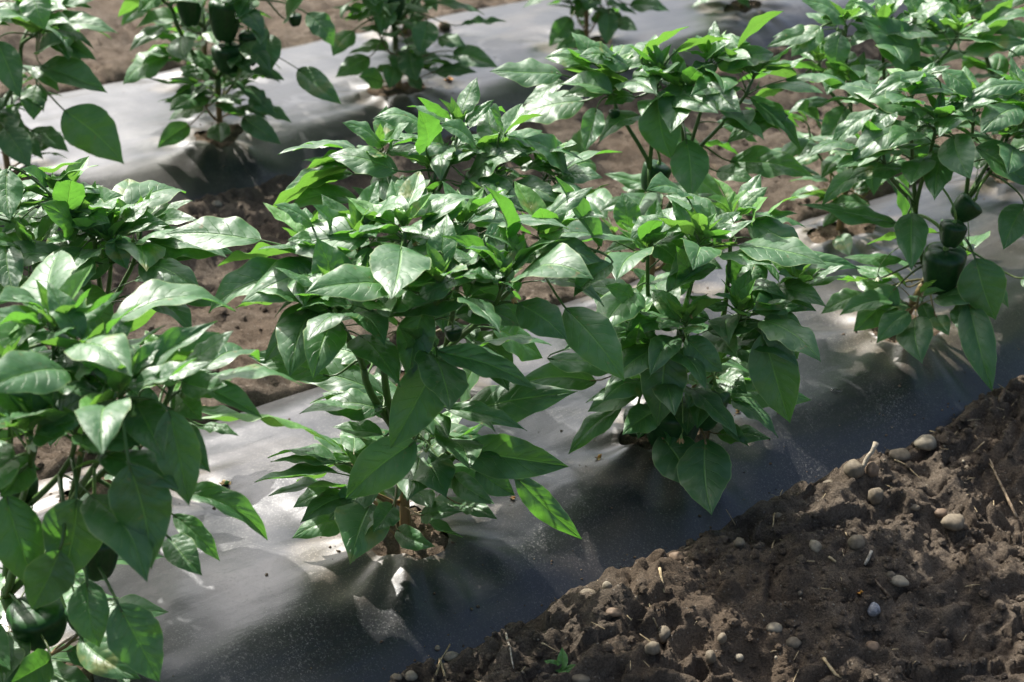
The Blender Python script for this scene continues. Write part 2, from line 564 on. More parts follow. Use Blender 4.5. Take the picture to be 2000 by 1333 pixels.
def hole_r(u, w, hu, hw):
    th = np.arctan2(w - hw, u - hu)
    wob = 1 + 0.16 * np.sin(th * 2 + hu * 31) + 0.10 * np.sin(th * 3 + hw * 77 + hu * 9) + 0.05 * np.sin(th * 7 + hu * 53)
    return np.sqrt(((u - hu) / 0.070) ** 2 + ((w - hw) / 0.050) ** 2) / wob


def grid_mesh(name, us, ws, zf, mat, attr=None, holes=False):
    UU, WW = np.meshgrid(us, ws, indexing='ij')
    cut = np.zeros((len(us) - 1, len(ws) - 1), dtype=bool)
    if holes:
        for hu, hw in HOLES:
            r = hole_r(UU, WW, hu, hw)
            m = (r > 0.90) & (r < 1.12)
            UU = np.where(m, hu + (UU - hu) / r, UU); WW = np.where(m, hw + (WW - hw) / r, WW)
            r = hole_r(UU, WW, hu, hw)
            cut |= (r[:-1, :-1] + r[1:, :-1] + r[:-1, 1:] + r[1:, 1:]) / 4 < 0.985
    ZZ = zf(UU, WW)
    X = UU * U[0] + WW * W[0]; Y = UU * U[1] + WW * W[1]
    V = np.stack([X, Y, ZZ], -1).reshape(-1, 3)
    nu, nw = len(us), len(ws)
    i = np.arange(nu - 1)[:, None] * nw + np.arange(nw - 1)[None, :]
    F = np.stack([i, i + 1, i + nw + 1, i + nw], -1)[~cut].reshape(-1, 4)
    me = mesh_np(name, V, F[:, ::1], mat)
    # normals up
    if me.polygons[0].normal.z < 0:
        me.flip_normals()
    if attr is not None:
        a = me.attributes.new(name=attr[0], type='FLOAT', domain='POINT')
        a.data.foreach_set("value", attr[1](UU, WW).astype(np.float32).ravel())
    return me


def sand_attr(u, w):
    s = np.zeros_like(u)
    for hu, hw in HOLES:
        r = np.sqrt((u - hu) ** 2 + ((w - hw) * 1.25) ** 2)
        s = np.maximum(s, 1 - sstep(0.085, 0.17, r + 0.045 * fbm(u * 14, w * 14, 41, 3)))
    patch = sstep(0.25, 0.9, fbm(u * 3.1 + 2.0, w * 6.0, 77, 4)) * 0.22
    return np.clip(np.maximum(s * 0.85, patch), 0, 1)


seedA, seedB = 3, 23
us_a = axis([(-8, -0.4, .25), (-0.4, 0.25, .03), (0.25, 2.7, .007), (2.7, 4.2, .02), (4.2, 14, .3)])
ws_a = axis([(BED_A - .46, BED_A + .46, .007)])
link('plastic_mulch', grid_mesh('plastic_mulch', us_a, ws_a, lambda u, w: bed_height(u, w, BED_A, HALF_A, seedA), M_MULCH, ('sand', sand_attr), True))
us_b = axis([(-8, 0.6, .25), (0.6, 1.0, .03), (1.0, 4.0, .010), (4.0, 14, .3)])
ws_b = axis([(BED_B - .52, BED_B + .52, .010)])
link('plastic_mulch', grid_mesh('plastic_mulch', us_b, ws_b, lambda u, w: bed_height(u, w, BED_B, HALF_B, seedB), M_MULCH, ('sand', sand_attr), True))
for o in col.objects:
    if o.name.startswith('plastic_mulch'):
        tag(o, 'black plastic mulch film stretched over a raised planting bed', kind='structure')


# ------------------------------------------------------------------ the soil
def soil_height(u, w):
    ta = np.abs(w - BED_A); tb = np.abs(w - BED_B)
    # distance outside each bed edge
    ea = ta - (HALF_A + 0.045); eb = tb - (HALF_B + 0.045)
    e = np.minimum(ea, eb)
    front = sstep(0.0, 0.2, w - BED_A)
    inside = sstep(0.0, -0.06, e)
    e0 = np.clip(e, 0, None)
    wob = 0.022 * fbm(u * 3.4 + 5, w * 1.3, 60, 3)
    z = -0.052 - wob * .8 * np.exp(-(e0 / 0.10) ** 2) - (0.085 * sstep(0.03, 0.42, e0)) * (0.55 + 0.45 * front)
    env = sstep(-0.03, 0.03, e)
    near = np.where((w > BED_A), 1.0, 0.85)
    z = z + env * near * (0.022 * fbm(u * 5, w * 6, 90, 3) + 0.010 * fbm(u * 17, w * 19, 91, 4, .6))
    d1, d2, rid = worley(u * 22 + .35 * fbm(u * 20, w * 20, 12, 2), w * 24, 31)
    clod = np.clip(1 - d1 * 1.45, 0, 1) ** 0.65 * np.where(rid > 0.62, (rid - .5) * 2, 0)
    d1b, d2b, ridb = worley(u * 62, w * 66, 33)
    clodb = np.clip(1 - d1b * 1.4, 0, 1) ** 0.6 * np.where(ridb > 0.45, ridb, 0)
    rough = sstep(-0.25, 0.45, fbm(u * 3.2, w * 4.4, 55, 3)) * near
    z = z + env * rough * (0.011 * clod + 0.0060 * clodb)
    # a crust broken into plates and cracks
    c1, c2, cr = worley(u * 9 + .5 * fbm(u * 7, w * 7, 71, 3), w * 11 + .5 * fbm(u * 7, w * 7, 72, 3), 35)
    crack = np.clip(1 - (c2 - c1) * 11, 0, 1)
    z = z - env * 0.007 * crack * sstep(0.0, 0.5, fbm(u * 2.7, w * 3.1, 57, 2)) * near
    # overhanging ledges: quantised shelves running with the furrow
    q = fbm(u * 3.2, w * 7, 64, 4) * 1.7
    ledge = (q - np.floor(q))
    z = z + env * near * 0.026 * (sstep(0.0, 0.14, ledge) - ledge) * front
    lip = np.exp(-((e - 0.02) / 0.045) ** 2)
    z = z + lip * (0.013 * clod + 0.008 * clodb + 0.011 * fbm(u * 24, w * 20, 97, 3))
    z = z + env * 0.0042 * fbm(u * 60, w * 60, 95, 4, 0.7)
    z = np.where(inside > 0, z * (1 - inside) + (-0.15) * inside, z)
    far = sstep(4.5, 7.0, np.sqrt((u - 1.8) ** 2 + (w + 2.2) ** 2))
    z = z * (1 - far) + (-0.13) * far
    return z


us = axis([(-220, -20, 20), (-20, -2, 2), (-2, 0.3, .08), (0.3, 0.7, .012), (0.7, 2.25, .0045), (2.25, 4.6, .013), (4.6, 8, .12), (8, 30, 2), (30, 230, 20)])
ws = axis([(-220, -20, 20), (-20, -5.4, 1.2), (-5.4, -4.6, .05), (-4.6, -3.82, .014), (-3.82, -3.05, .07), (-3.05, -1.98, .0095),
           (-1.98, -1.42, .06), (-1.42, -1.33, .006), (-1.33, -0.72, .0042), (-0.72, 0.2, .03), (0.2, 6, .5), (6, 20, 2), (20, 220, 20)])
soil = link('soil_ground', grid_mesh('soil_ground', us, ws, soil_height, M_SOIL))
tag(soil, 'brown dry lumpy soil of the furrows between the beds', kind='structure')

SOILF = lambda x, y: float(soil_height(np.array([to_uw(x, y)[0]]), np.array([to_uw(x, y)[1]]))[0])


def surf_z(x, y):
    u, w = to_uw(x, y)
    a = np.array([u]); b = np.array([w])
    z = float(soil_height(a, b)[0])
    if abs(w - BED_A) < .46: z = max(z, float(bed_height(a, b, BED_A, HALF_A, seedA)[0]))
    if abs(w - BED_B) < .52: z = max(z, float(bed_height(a, b, BED_B, HALF_B, seedB)[0]))
    return z


def hit(px, py):
    """photo pixel to the point of the ground it shows"""
    d = ray(px, py)
    z = -0.05
    for k in range(14):
        p = CAMV + d * ((CAM_H - z) / -d.z)
        z = 0.5 * z + 0.5 * surf_z(p.x, p.y)
    p = CAMV + d * ((CAM_H - z) / -d.z)
    return Vector((p.x, p.y, surf_z(p.x, p.y)))


# soil heaped in the planting holes (parts of the ground)
def mound_mesh(seed, rx, ry):
    n = 46
    g = np.linspace(-1, 1, n)
    GX, GY = np.meshgrid(g, g, indexing='ij')
    return GX, GY


for k, (key, (hu, hw)) in enumerate(PLANTS.items()):
    bed, half, sdd = (BED_A, HALF_A, seedA) if hw > -2.5 else (BED_B, HALF_B, seedB)
    n = 56
    g = np.linspace(-0.15, 0.15, n)
    DU, DW = np.meshgrid(g, g, indexing='ij')
    uu, ww = hu + DU, hw + DW
    base = bed_height(uu, ww, bed, half, sdd)
    r = hole_r(uu, ww, hu, hw)
    cl, c2, rid = worley(uu * 55, ww * 55, 44)
    cl2, c22, rid2 = worley(uu * 110, ww * 110, 45)
    z = base - 0.011 - 0.010 * sstep(0.9, 1.35, r) + 0.009 * np.exp(-(r / .5) ** 2)
    z = z + np.where(r < 1.1, 0.009 * np.clip(1 - cl * 1.5, 0, 1) ** .6 * (rid > .35) + 0.005 * np.clip(1 - cl2 * 1.5, 0, 1) ** .6 + 0.004 * fbm(uu * 40, ww * 40, 220, 4, .65), 0)
    X = uu * U[0] + ww * W[0]; Y = uu * U[1] + ww * W[1]
    V = np.stack([X, Y, z], -1).reshape(-1, 3)
    i = np.arange(n - 1)[:, None] * n + np.arange(n - 1)[None, :]
    F = np.stack([i, i + 1, i + n + 1, i + n], -1)
    keep = (r[:-1, :-1] < 1.5)
    F = F[keep].reshape(-1, 4)
    me = mesh_np('soil_mound', V, F, M_HOLESOIL)
    if me.polygons[0].normal.z < 0: me.flip_normals()
    link('soil_mound', me, soil)


# ------------------------------------------------------------------ leaves
def leaf_geo(wr, curl, fold, roll, rip, twist, quilt, rng, hero=False, petiole=0.0, nx=22, ny=12, scurve=0.0):
    """blade of unit length along +x, upper side +z. wr: full width, curl: total downward bend (rad)"""
    vs = []; uv = []; fs = []
    # midline
    pts = []; x = z = 0.0; ang0 = curl * 0.45
    N = nx
    angs = []
    for i in range(N + 1):
        s = i / N
        a = ang0 - curl * s ** 1.25 - scurve * math.sin(2 * math.pi * s)
        angs.append(a)
        pts.append((x, z))
        x += math.cos(a) / N; z += math.sin(a) / N
    ex, ez = pts[-1]
    if hero:
        L = math.hypot(ex, ez); th = math.atan2(ez, ex)
        c, sn = math.cos(-th) / L, math.sin(-th) / L
        pts = [(px * c - pz * sn, px * sn + pz * c) for px, pz in pts]
        angs = [a - th for a in angs]
    k1, k2 = rng.uniform(1.8, 3.4), rng.uniform(1.8, 3.4)
    p1, p2 = rng.uniform(0, 6.28), rng.uniform(0, 6.28)
    a_, b_ = rng.uniform(0.70, 0.82), rng.uniform(1.08, 1.3)
    pk = a_ / (a_ + b_); nrm = pk ** a_ * (1 - pk) ** b_
    skew = rng.uniform(-0.25, 0.25)
    nf = rng.uniform(0, 50)
    for i in range(N + 1):
        s = i / N
        hw = (max(s, 0.0) ** a_) * (max(1 - s, 0.0) ** b_) / nrm * wr * 0.5
        hw = max(hw, 0.006 if i < N else 0.0008)
        hw *= 1 + 0.035 * mnoise.noise(Vector((s * 7, nf, 0)))
        px, pz = pts[i]; a = angs[i]
        T = Vector((math.cos(a), 0, math.sin(a))); Nn = Vector((-math.sin(a), 0, math.cos(a)))
        tw = twist * (s - 0.4)
        Y = Vector((0, 1, 0)) * math.cos(tw) + Nn * math.sin(tw)
        Nm = Nn * math.cos(tw) - Vector((0, 1, 0)) * math.sin(tw)
        lat = skew * math.sin(math.pi * s) * 0.16
        C = Vector((px, lat, pz))
        for j in range(ny + 1):
            v = -1 + 2 * j / ny
            av = abs(v)
            edge = 1 + 0.05 * mnoise.noise(Vector((s * 14, nf + (7 if v > 0 else 3), 1)))
            yy = v * hw * (edge if av > .9 else 1)
            f = fold * (1 - 0.25 * s)
            h = f * av * hw - roll * av * av * hw
            y2 = yy * math.cos(math.atan(f) * 0.6)
            kk, pp = (k1, p1) if v > 0 else (k2, p2)
            h += rip * av * av * math.sin(2 * math.pi * kk * s + pp) * math.sin(math.pi * min(1, s * 1.05)) * 0.5 * (hw / (wr * .5) + .25)
            ph = s * 8.0 - av * 1.9
            h += quilt * (abs(math.sin(math.pi * ph)) - 0.6) * math.sin(math.pi * min(1, av * 1.0)) ** 0.6 * min(1, hw / (wr * .2))
            h += 0.006 * mnoise.noise(Vector((s * 9, v * 3 + nf, 5)))
            h -= 0.008 * math.exp(-(av / 0.10) ** 2)
            P = C + Y * y2 + Nm * h
            vs.append(P); uv.append((s, v * .5 + .5))
    for i in range(N):
        for j in range(ny):
            a0 = i * (ny + 1) + j
            fs.append((a0, a0 + ny + 1, a0 + ny + 2, a0 + 1))
    mi = [0] * len(fs)
    if petiole > 0:
        # stalk running back from the blade base, origin moved to its foot
        T0 = Vector((math.cos(angs[0]), 0, math.sin(angs[0])))
        foot = -T0 * petiole * 0.75 + Vector((-petiole * 0.35, 0, -petiole * 0.35))
        end = T0 * 0.10
        c = bez(foot, foot + Vector((petiole * .3, 0, petiole * .35)), -T0 * petiole * .3, end + Vector((0, 0, -0.006)), 5)
        base = len(vs); sides = 5
        for i, p in enumerate(c):
            r = 0.014 - 0.008 * i / 5
            d = (c[min(i + 1, 5)] - c[max(i - 1, 0)]).normalized()
            b = d.cross(Vector((0, 1, 0))).normalized()
            for k in range(sides):
                t = 2 * math.pi * k / sides
                vs.append(p + (Vector((0, 1, 0)) * math.cos(t) + b * math.sin(t)) * r); uv.append((0.5, 0.5))
        for i in range(5):
            for k in range(sides):
                k2 = (k + 1) % sides
                fs.append((base + i * sides + k, base + i * sides + k2, base + (i + 1) * sides + k2, base + (i + 1) * sides + k)); mi.append(1)
        vs = [v - foot for v in vs]
    return vs, fs, uv, mi


rng0 = random.Random(11)
BIG = []; MEDM = []; YOUNG = []
for k in range(16):
    r = random.Random(100 + k)
    v, f, uv, mi = leaf_geo(r.uniform(.46, .60), r.uniform(.35, 1.25), r.uniform(.08, .38), r.uniform(.05, .45), r.uniform(.02, .06), r.uniform(-.7, .7), r.uniform(.014, .024), r, petiole=r.uniform(.28, .5), scurve=r.uniform(-.15, .2))
    BIG.append(mesh_np('leaf', v, f, None, uvs=uv, mats=[M_LEAF, M_STEM], mat_idx=mi))
for k in range(12):
    r = random.Random(200 + k)
    v, f, uv, mi = leaf_geo(r.uniform(.44, .58), r.uniform(.1, .9), r.uniform(.12, .5), r.uniform(.05, .45), r.uniform(.02, .07), r.uniform(-.8, .8), r.uniform(.016, .028), r, petiole=r.uniform(.2, .35), scurve=r.uniform(-.15, .3), nx=20, ny=10)
    MEDM.append(mesh_np('leaf', v, f, None, uvs=uv, mats=[M_LEAF, M_STEM], mat_idx=mi))
for k in range(10):
    r = random.Random(300 + k)
    v, f, uv, mi = leaf_geo(r.uniform(.38, .52), r.uniform(-.2, .6), r.uniform(.4, 1.1), r.uniform(0, .3), r.uniform(.02, .06), r.uniform(-.6, .6), r.uniform(.006, .012), r, petiole=r.uniform(.12, .22), scurve=r.uniform(-.2, .3), nx=14, ny=8)
    YOUNG.append(mesh_np('leaf', v, f, None, uvs=uv, mats=[M_YOUNG_BACKLIT, M_STEM], mat_idx=mi))
HEROV = []
for k in range(22):
    r = random.Random(400 + k)
    cu = (.15, .5, .8, 1.15)[k % 4]
    HEROV.append((cu, leaf_geo(.5, cu * r.uniform(.85, 1.15), r.uniform(.10, .5), r.uniform(0, .4), r.uniform(.03, .08), r.uniform(-.45, .45), r.uniform(.013, .023), r, hero=True, scurve=r.uniform(-.1, .15), nx=28, ny=14)))
HERO_ME = []
for cu, (v, f, uv, mi) in HEROV:
    HERO_ME.append((cu, mesh_np('leaf', v, f, None, uvs=uv, mats=[M_LEAF]), mesh_np('leaf', v, f, None, uvs=uv, mats=[M_YOUNG_BACKLIT])))


def basis(x, n, scale, loc, wscale=1.0):
    x = x.normalized()
    y = n.cross(x)
    if y.length < 1e-4:
        y = Vector((0, 1, 0)).cross(x)
    y.normalize(); z = x.cross(y)
    m = Matrix(((x.x * scale, y.x * scale * wscale, z.x * scale, loc.x),
                (x.y * scale, y.y * scale * wscale, z.y * scale, loc.y),
                (x.z * scale, y.z * scale * wscale, z.z * scale, loc.z),
                (0, 0, 0, 1)))
    return m


# ------------------------------------------------------------------ fruit and flowers
def pepper_mesh(seed, lobes=4, elong=1.1):
    """bell pepper, diameter 1, hanging down from the origin"""
    r = random.Random(seed)
    nu, nv = 30, 40
    V = []; F = []
    ph = r.uniform(0, 6.28)
    amp = [r.uniform(.8, 1.2) for _ in range(lobes)]
    for i in range(nu + 1):
        t = i / nu
        a = -1.15 + t * (math.pi / 2 + 1.15 + 0.35)      # from the shoulder pit over the side to the blossom end
        ca, sa = math.cos(min(a, math.pi / 2)), math.sin(a)
        e = 0.55
        rad = 0.5 * max(math.cos(a), 0.0) ** e if a < math.pi / 2 else 0.0
        if a < 0:
            rad = 0.5 * (0.10 + 0.90 * math.cos(a / 1.15 * math.pi / 2) ** 0.8)
            z = -0.17 + 0.17 * math.sin(-a / 1.15 * math.pi * 0.62) / 1.0
        else:
            z = -0.17 - (elong - 0.24) * math.sin(min(a, math.pi / 2)) ** 1.15
        tap = 1 - 0.20 * max(0, min(1, (-z - .17) / elong)) ** 1.4
        for j in range(nv):
            th = 2 * math.pi * j / nv
            q = lobes * (th + ph) / (2 * math.pi)
            lob = abs(math.cos(math.pi * q)) ** 0.55 * (amp[int(q + .5) % lobes] if lobes else 1)
            m = 1 - 0.15 * (1 - min(1, lob)) * (0.75 + 0.4 * t)
            zz = z
            if a > 0.9:
                k = min(1, (a - .9) / .67)
                zz += 0.10 * (1 - min(1, lob)) * k + 0.09 * k ** 3 * 1.0
            if a < 0: zz += 0.035 * (min(1, lob) - .5)
            rr = max(rad * m * tap, 0.0015)
            V.append((rr * math.cos(th), rr * math.sin(th), zz))
    for i in range(nu):
        for j in range(nv):
            j2 = (j + 1) % nv
            F.append((i * nv + j, (i + 1) * nv + j, (i + 1) * nv + j2, i * nv + j2))
    return mesh_np('pepper', V, F, M_PEPPER)


PEPM = [pepper_mesh(1, 4, 1.15), pepper_mesh(2, 3, 1.25), pepper_mesh(3, 4, 1.0), pepper_mesh(4, 4, 1.35)]


def stalk_mesh():
    g = Geo()
    g.tube([Vector((0, 0, -.19)), Vector((0, 0, -.15)), Vector((0, 0, -.115)), Vector((0, 0, -.07)), Vector((.005, 0, .03)), Vector((.02, .01, .13))], [.20, .21, .12, .085, .065, .055], 10)
    return g.mesh('fruit_stalk', [M_STALK])


STALK = stalk_mesh()


def flower_mesh(seed, dry=False):
    r = random.Random(seed); g = Geo()
    n = 6
    for k in range(n):
        th = 2 * math.pi * k / n + r.uniform(-.1, .1)
        op = r.uniform(.35, .55) if dry else r.uniform(.75, 1.1)
        c, s = math.cos(th), math.sin(th)
        base = len(g.v)
        for i in range(5):
            t = i / 4
            rad = 0.12 + math.sin(op) * t * 0.5; z = -math.cos(op) * t * 0.55 - .05 - (0.08 * t * t if not dry else 0)
            hw = 0.17 * math.sin(math.pi * (0.15 + 0.8 * t)) ** .8 * (1 if not dry else .7)
            for q in (-1, 0, 1):
                g.v.append(Vector((rad * c - s * hw * q, rad * s + c * hw * q, z + (0.03 if q == 0 else 0) + (r.uniform(-.05, .05) if dry else 0))))
        for i in range(4):
            for q in range(2):
                a = base + i * 3 + q
                g.f.append((a, a + 1, a + 4, a + 3)); g.mi.append(0)
    g.tube([Vector((0, 0, -.12)), Vector((0, 0, .03)), Vector((.02, .01, .3)), Vector((.1, .05, .55))], [.16, .15, .05, .04], 7, mi=1)
    if not dry:
        for k in range(5):
            th = k * 1.257
            g.tube([Vector((.03 * math.cos(th), .03 * math.sin(th), -.1)), Vector((.09 * math.cos(th), .09 * math.sin(th), -.36))], [.03, .035], 4, mi=1)
    return g.mesh('flower', [M_DRYPETAL if dry else M_PETAL, M_STALK])


FLW = [flower_mesh(k) for k in range(3)]; DFLW = [flower_mesh(10 + k, True) for k in range(2)]
bud = Geo(); bud.tube([Vector((0, 0, -.5)), Vector((0, 0, -.42)), Vector((0, 0, -.2)), Vector((0, 0, 0)), Vector((0.02, 0, .2)), Vector((.2, 0, .9))], [.1, .28, .36, .2, .08, .06], 8)
BUD = bud.mesh('flower_bud', [M_STALK])


# ------------------------------------------------------------------ a pepper plant
class Plant:
    def __init__(self, key, H, R, label, seed, spread=1.0, fill=1.0, lower=10, low_cut=0.0, lean=(0, 0), trunk_h=None, ends=None, shoots=4):
        u, w = PLANTS[key]
        x, y = uw(u, w)
        z0 = float(bed_height(np.array([u]), np.array([w]), BED_A if w > -2.5 else BED_B, HALF_A if w > -2.5 else HALF_B, seedA if w > -2.5 else seedB)[0])
        self.o = bpy.data.objects.new('pepper_plant', None)
        self.o.empty_display_size = .05
        self.o.location = (x, y, z0)
        self.org = Vector((x, y, z0))
        col.objects.link(self.o)
        tag(self.o, label, 'pepper plant', 'pepper plants growing through the black plastic')
        self.rng = random.Random(seed)
        self.segs = []       # (p, q, branch index) local coordinates
        self.nleaf = 0
        r = self.rng
        th = trunk_h or r.uniform(.13, .17)
        H0 = H * 0.93
        tk = [Vector((0, 0, -.01)), Vector((r.uniform(-.008, .008) + lean[0] * .3, r.uniform(-.008, .008) + lean[1] * .3, th * .5)),
              Vector((lean[0] + r.uniform(-.01, .01), lean[1] + r.uniform(-.01, .01), th))]
        g = Geo(); g.tube(bez(tk[0], tk[0] + Vector((0, 0, th * .3)), tk[1], tk[2], 6), [.0095, .0080, .0074, .0070, .0068, .0070, .0078], 9)
        link('stem', g.mesh('stem', [M_STEM]), self.o)
        self.segs.append((tk[0], tk[2]))
        tips = []
        n1 = 3
        a0 = r.uniform(0, 6.28)
        self.branches = []
        if ends:
            E_ = sorted([at_depth(ex, ey, self.org.y - ed) - self.org for ex, ey, ed in ends], key=lambda q: math.atan2(q.y - .05, q.x))
            E_.sort(key=lambda q: q.x)
            k3 = max(2, round(len(E_) / 2.4))
            groups = [E_[int(i * len(E_) / k3):int((i + 1) * len(E_) / k3)] for i in range(k3)]
            for gset in groups:
                mean = sum(gset, Vector()) / len(gset)
                mid = tk[2].lerp(mean, .48) + Vector((r.uniform(-.012, .012), r.uniform(-.012, .012), -.012))
                out = Vector((mid.x, mid.y, 0))
                c = bez(tk[2], tk[2] + Vector((0, 0, .02)) + out * .15, mid - Vector((0, 0, .04)), mid, 6)
                self.branch(c, .0060, .0046)
                for top in gset:
                    side = (top - mid); side.z = 0
                    c2 = bez(mid, mid + (c[-1] - c[-2]).normalized() * .03, top - Vector((0, 0, .06)) - side * .1, top, 6)
                    self.branch(c2, .0043, .0026)
                    tips.append((top, (c2[-1] - c2[-2]).normalized(), side))
            n1 = 0
        for i in range(n1):
            a = a0 + i * 2 * math.pi / n1 + r.uniform(-.35, .35)
            out = Vector((math.cos(a), math.sin(a), 0))
            rad = R * r.uniform(.36, .5) * spread
            mid = tk[2] + out * rad + Vector((0, 0, (H0 - th) * r.uniform(.38, .5)))
            c = bez(tk[2], tk[2] + Vector((0, 0, .015)) + out * rad * .3, mid - Vector((0, 0, .05)), mid, 6)
            self.branch(c, .0058, .0044)
            for s_ in (-1, 0, 1) if r.random() < .55 else (-1, 1):
                a2 = a + s_ * r.uniform(.55, .95) + r.uniform(-.2, .2)
                o2 = Vector((math.cos(a2), math.sin(a2), 0))
                rr = R * r.uniform(.22, .48) * spread * (0.6 if s_ == 0 else 1)
                top = Vector((mid.x, mid.y, 0)) + o2 * rr + Vector((0, 0, H0 * r.uniform(.80, .95)))
                top.z *= 1 - 0.16 * min(1, (Vector((top.x, top.y, 0)).length / max(R, .01)) ** 2)
                c2 = bez(mid, mid + (c[-1] - c[-2]).normalized() * .03, top - Vector((0, 0, .05)), top, 6)
                self.branch(c2, .0042, .0026)
                tips.append((top, (c2[-1] - c2[-2]).normalized(), o2))
        self.R, self.H, self.fill = R, H, fill
        self.dense = bool(ends)
        self.tips = tips
        # foliage
        for tp, td, o2 in tips:
            self.rosette(tp, td, o2)
        for c in self.branches:
            nodes = [c[2], c[4], c[5]] + ([c[3]] if r.random() < .6 else [])
            for nd in nodes:
                if r.random() > fill * (.55 if ends else 1): continue
                if nd.z < low_cut: continue
                a = math.atan2(nd.y, nd.x) + r.uniform(-1.3, 1.3)
                self.leaf(nd, a, r.uniform(-.55, .15), r.uniform(.085, .135), BIG)
        for i in range(shoots):       # leafy side shoots low on the stem
            z = r.uniform(.02, th * .9); a = 2 * math.pi * (i + r.uniform(-.25, .25)) / max(1, shoots) + a0 * 2
            o3 = Vector((math.cos(a), math.sin(a), 0)); q0 = tk[2] * (z / th)
            q0.z = z
            q1 = q0 + o3 * r.uniform(.05, .10) + Vector((0, 0, r.uniform(.05, .13)))
            c3 = bez(q0, q0 + o3 * .03 + Vector((0, 0, .005)), q1 - Vector((0, 0, .03)), q1, 5)
            g = Geo(); g.tube(c3, [.0030, .0028, .0026, .0024, .0021, .0018], 6)
            link('branch', g.mesh('branch', [M_STEM]), self.o)
            for k in range(r.choice((5, 6, 7))):
                nd = c3[r.choice((2, 3, 4, 5, 5))]
                self.leaf(nd, a + r.uniform(-1.5, 1.5), r.uniform(-.5, .3), r.uniform(.065, .115), r.choice((MEDM, BIG)))
            for k in range(2):
                self.leaf(c3[-1], a + r.uniform(-2, 2), r.uniform(.3, .9), r.uniform(.03, .05), YOUNG)
        for i in range(lower):
            z = r.uniform(.02, th)
            a = r.uniform(0, 6.28)
            self.leaf(Vector((0, 0, z)) + tk[2] * (z / th) * .3, a, r.uniform(-.25, .3), r.uniform(.06, .105), MEDM if i % 2 else BIG)

    def branch(self, c, r0, r1):
        g = Geo(); n = len(c)
        g.tube(c, [r0 + (r1 - r0) * i / (n - 1) for i in range(n)], 7)
        link('branch', g.mesh('branch', [M_STEM]), self.o)
        for i in range(n - 1):
            self.segs.append((c[i], c[i + 1]))
        self.branches.append(c)

    def leaf(self, pos, az, pitch, L, pool, upn=1.0):
        r = self.rng
        d = Vector((math.cos(az) * math.cos(pitch), math.sin(az) * math.cos(pitch), math.sin(pitch)))
        n = Vector((0, 0, 1)) + Vector((r.uniform(-.45, .45), r.uniform(-.45, .45), 0)) * upn
        if d.z > .8: n = Vector((-math.cos(az), -math.sin(az), .3))
        link('leaf', r.choice(pool), self.o, basis(d, n, L, pos, r.uniform(.85, 1.12)))
        self.nleaf += 1

    def rosette(self, tp, td, o2):
        r = self.rng
        a0 = r.uniform(0, 6.28)
        ga = 2.4
        k = 0
        for i in range(int(round((4 if self.dense else 5) * self.fill))):      # spreading leaves
            a = a0 + k * ga + r.uniform(-.25, .25); k += 1
            self.leaf(tp - td * r.uniform(.012, .04), a, r.uniform(-.30, .25), r.uniform(.085, .13), BIG)
        for i in range(4):
            a = a0 + k * ga + r.uniform(-.3, .3); k += 1
            self.leaf(tp - td * r.uniform(.0, .012), a, r.uniform(.0, .6), r.uniform(.05, .082), MEDM)
        for i in range(3):
            a = a0 + k * ga + r.uniform(-.3, .3); k += 1
            self.leaf(tp, a, r.uniform(.2, .8), r.uniform(.050, .078), YOUNG if i == 0 else MEDM)
        for i in range(5):
            a = a0 + k * ga + r.uniform(-.3, .3); k += 1
            self.leaf(tp, a, r.uniform(.6, 1.25), r.uniform(.030, .055), YOUNG)
        if r.random() < .8:
            b = link('flower_bud', BUD, self.o, Matrix.Translation(tp + Vector((r.uniform(-.015, .015), -.012, -.008))) @ Matrix.Scale(.010, 4))

    def nearest(self, p, zoff=.03):
        best = None
        jit = [self.rng.uniform(.75, 1.5) for _ in range(64)]
        for i_, (a, b) in enumerate(self.segs):
            for t in (0, .33, .66, 1):
                q = a.lerp(b, t)
                dz = p.z - q.z
                pen = 0 if dz > -.05 else (-.05 - dz) * .9
                d = ((q - p).length + pen + (0.04 if dz < -.10 else 0)) * jit[(i_ * 4 + int(t * 3 + .1)) % 64]
                if best is None or d < best[0]:
                    best = (d, q)
        return best[1]

    def hero(self, bx, by, tx, ty, wpx, code, db=None, dt=None, young=False, curl=None):
        """a leaf read from the photograph: blade base and tip pixels, apparent width, how it hangs"""
        r = self.rng
        D = {'F': (.10, .17, .62), 'G': (.06, .11, .42), 'S': (.03, .04, .30), 'T': (.01, .02, .22), 'P': (.03, .05, .26),
             'B': (-.06, -.09, .30), 'K': (.02, .0, -.38), 'V': (.05, .07, .8), 'N': (.12, .13, .9)}[code]
        db = D[0] if db is None else db; dt = D[1] if dt is None else dt
        f = D[2]
        B = at_depth(bx, by, self.org.y - db, self.org.z + .012) - self.org
        T = at_depth(tx, ty, self.org.y - dt, self.org.z + .006) - self.org
        ax = T - B; L = ax.length; ax.normalize()
        view = (CAMV - (self.org + (B + T) / 2)).normalized()
        n = Vector((0, 0, 1)) * (1 - abs(f)) + Vector((view.x, view.y, 0)).normalized() * f + Vector((r.uniform(-.12, .12), 0, 0))
        n = (n - ax * n.dot(ax)).normalized()
        y = n.cross(ax).normalized()
        dist = (CAMV - (self.org + (B + T) / 2)).length
        # apparent width: the part of y seen across the view
        yv = (y - view * y.dot(view))
        axv = (ax - view * ax.dot(view))
        axv_n = axv.normalized() if axv.length > 1e-4 else ax
        app = (yv - axv_n * yv.dot(axv_n)).length
        wreal = wpx / FPX * dist / max(app, .38)
        ws = min(max(wreal / (L * .5), .55), 1.45)
        if curl is None:
            curl = {'F': .5, 'G': .8, 'S': .8, 'T': .5, 'P': .8, 'B': .5, 'K': .5, 'V': .15, 'N': .15}[code]
        cand = sorted(HERO_ME, key=lambda c: abs(c[0] - curl) + r.uniform(0, .18))[0]
        m = basis(ax, n, L, B, ws)
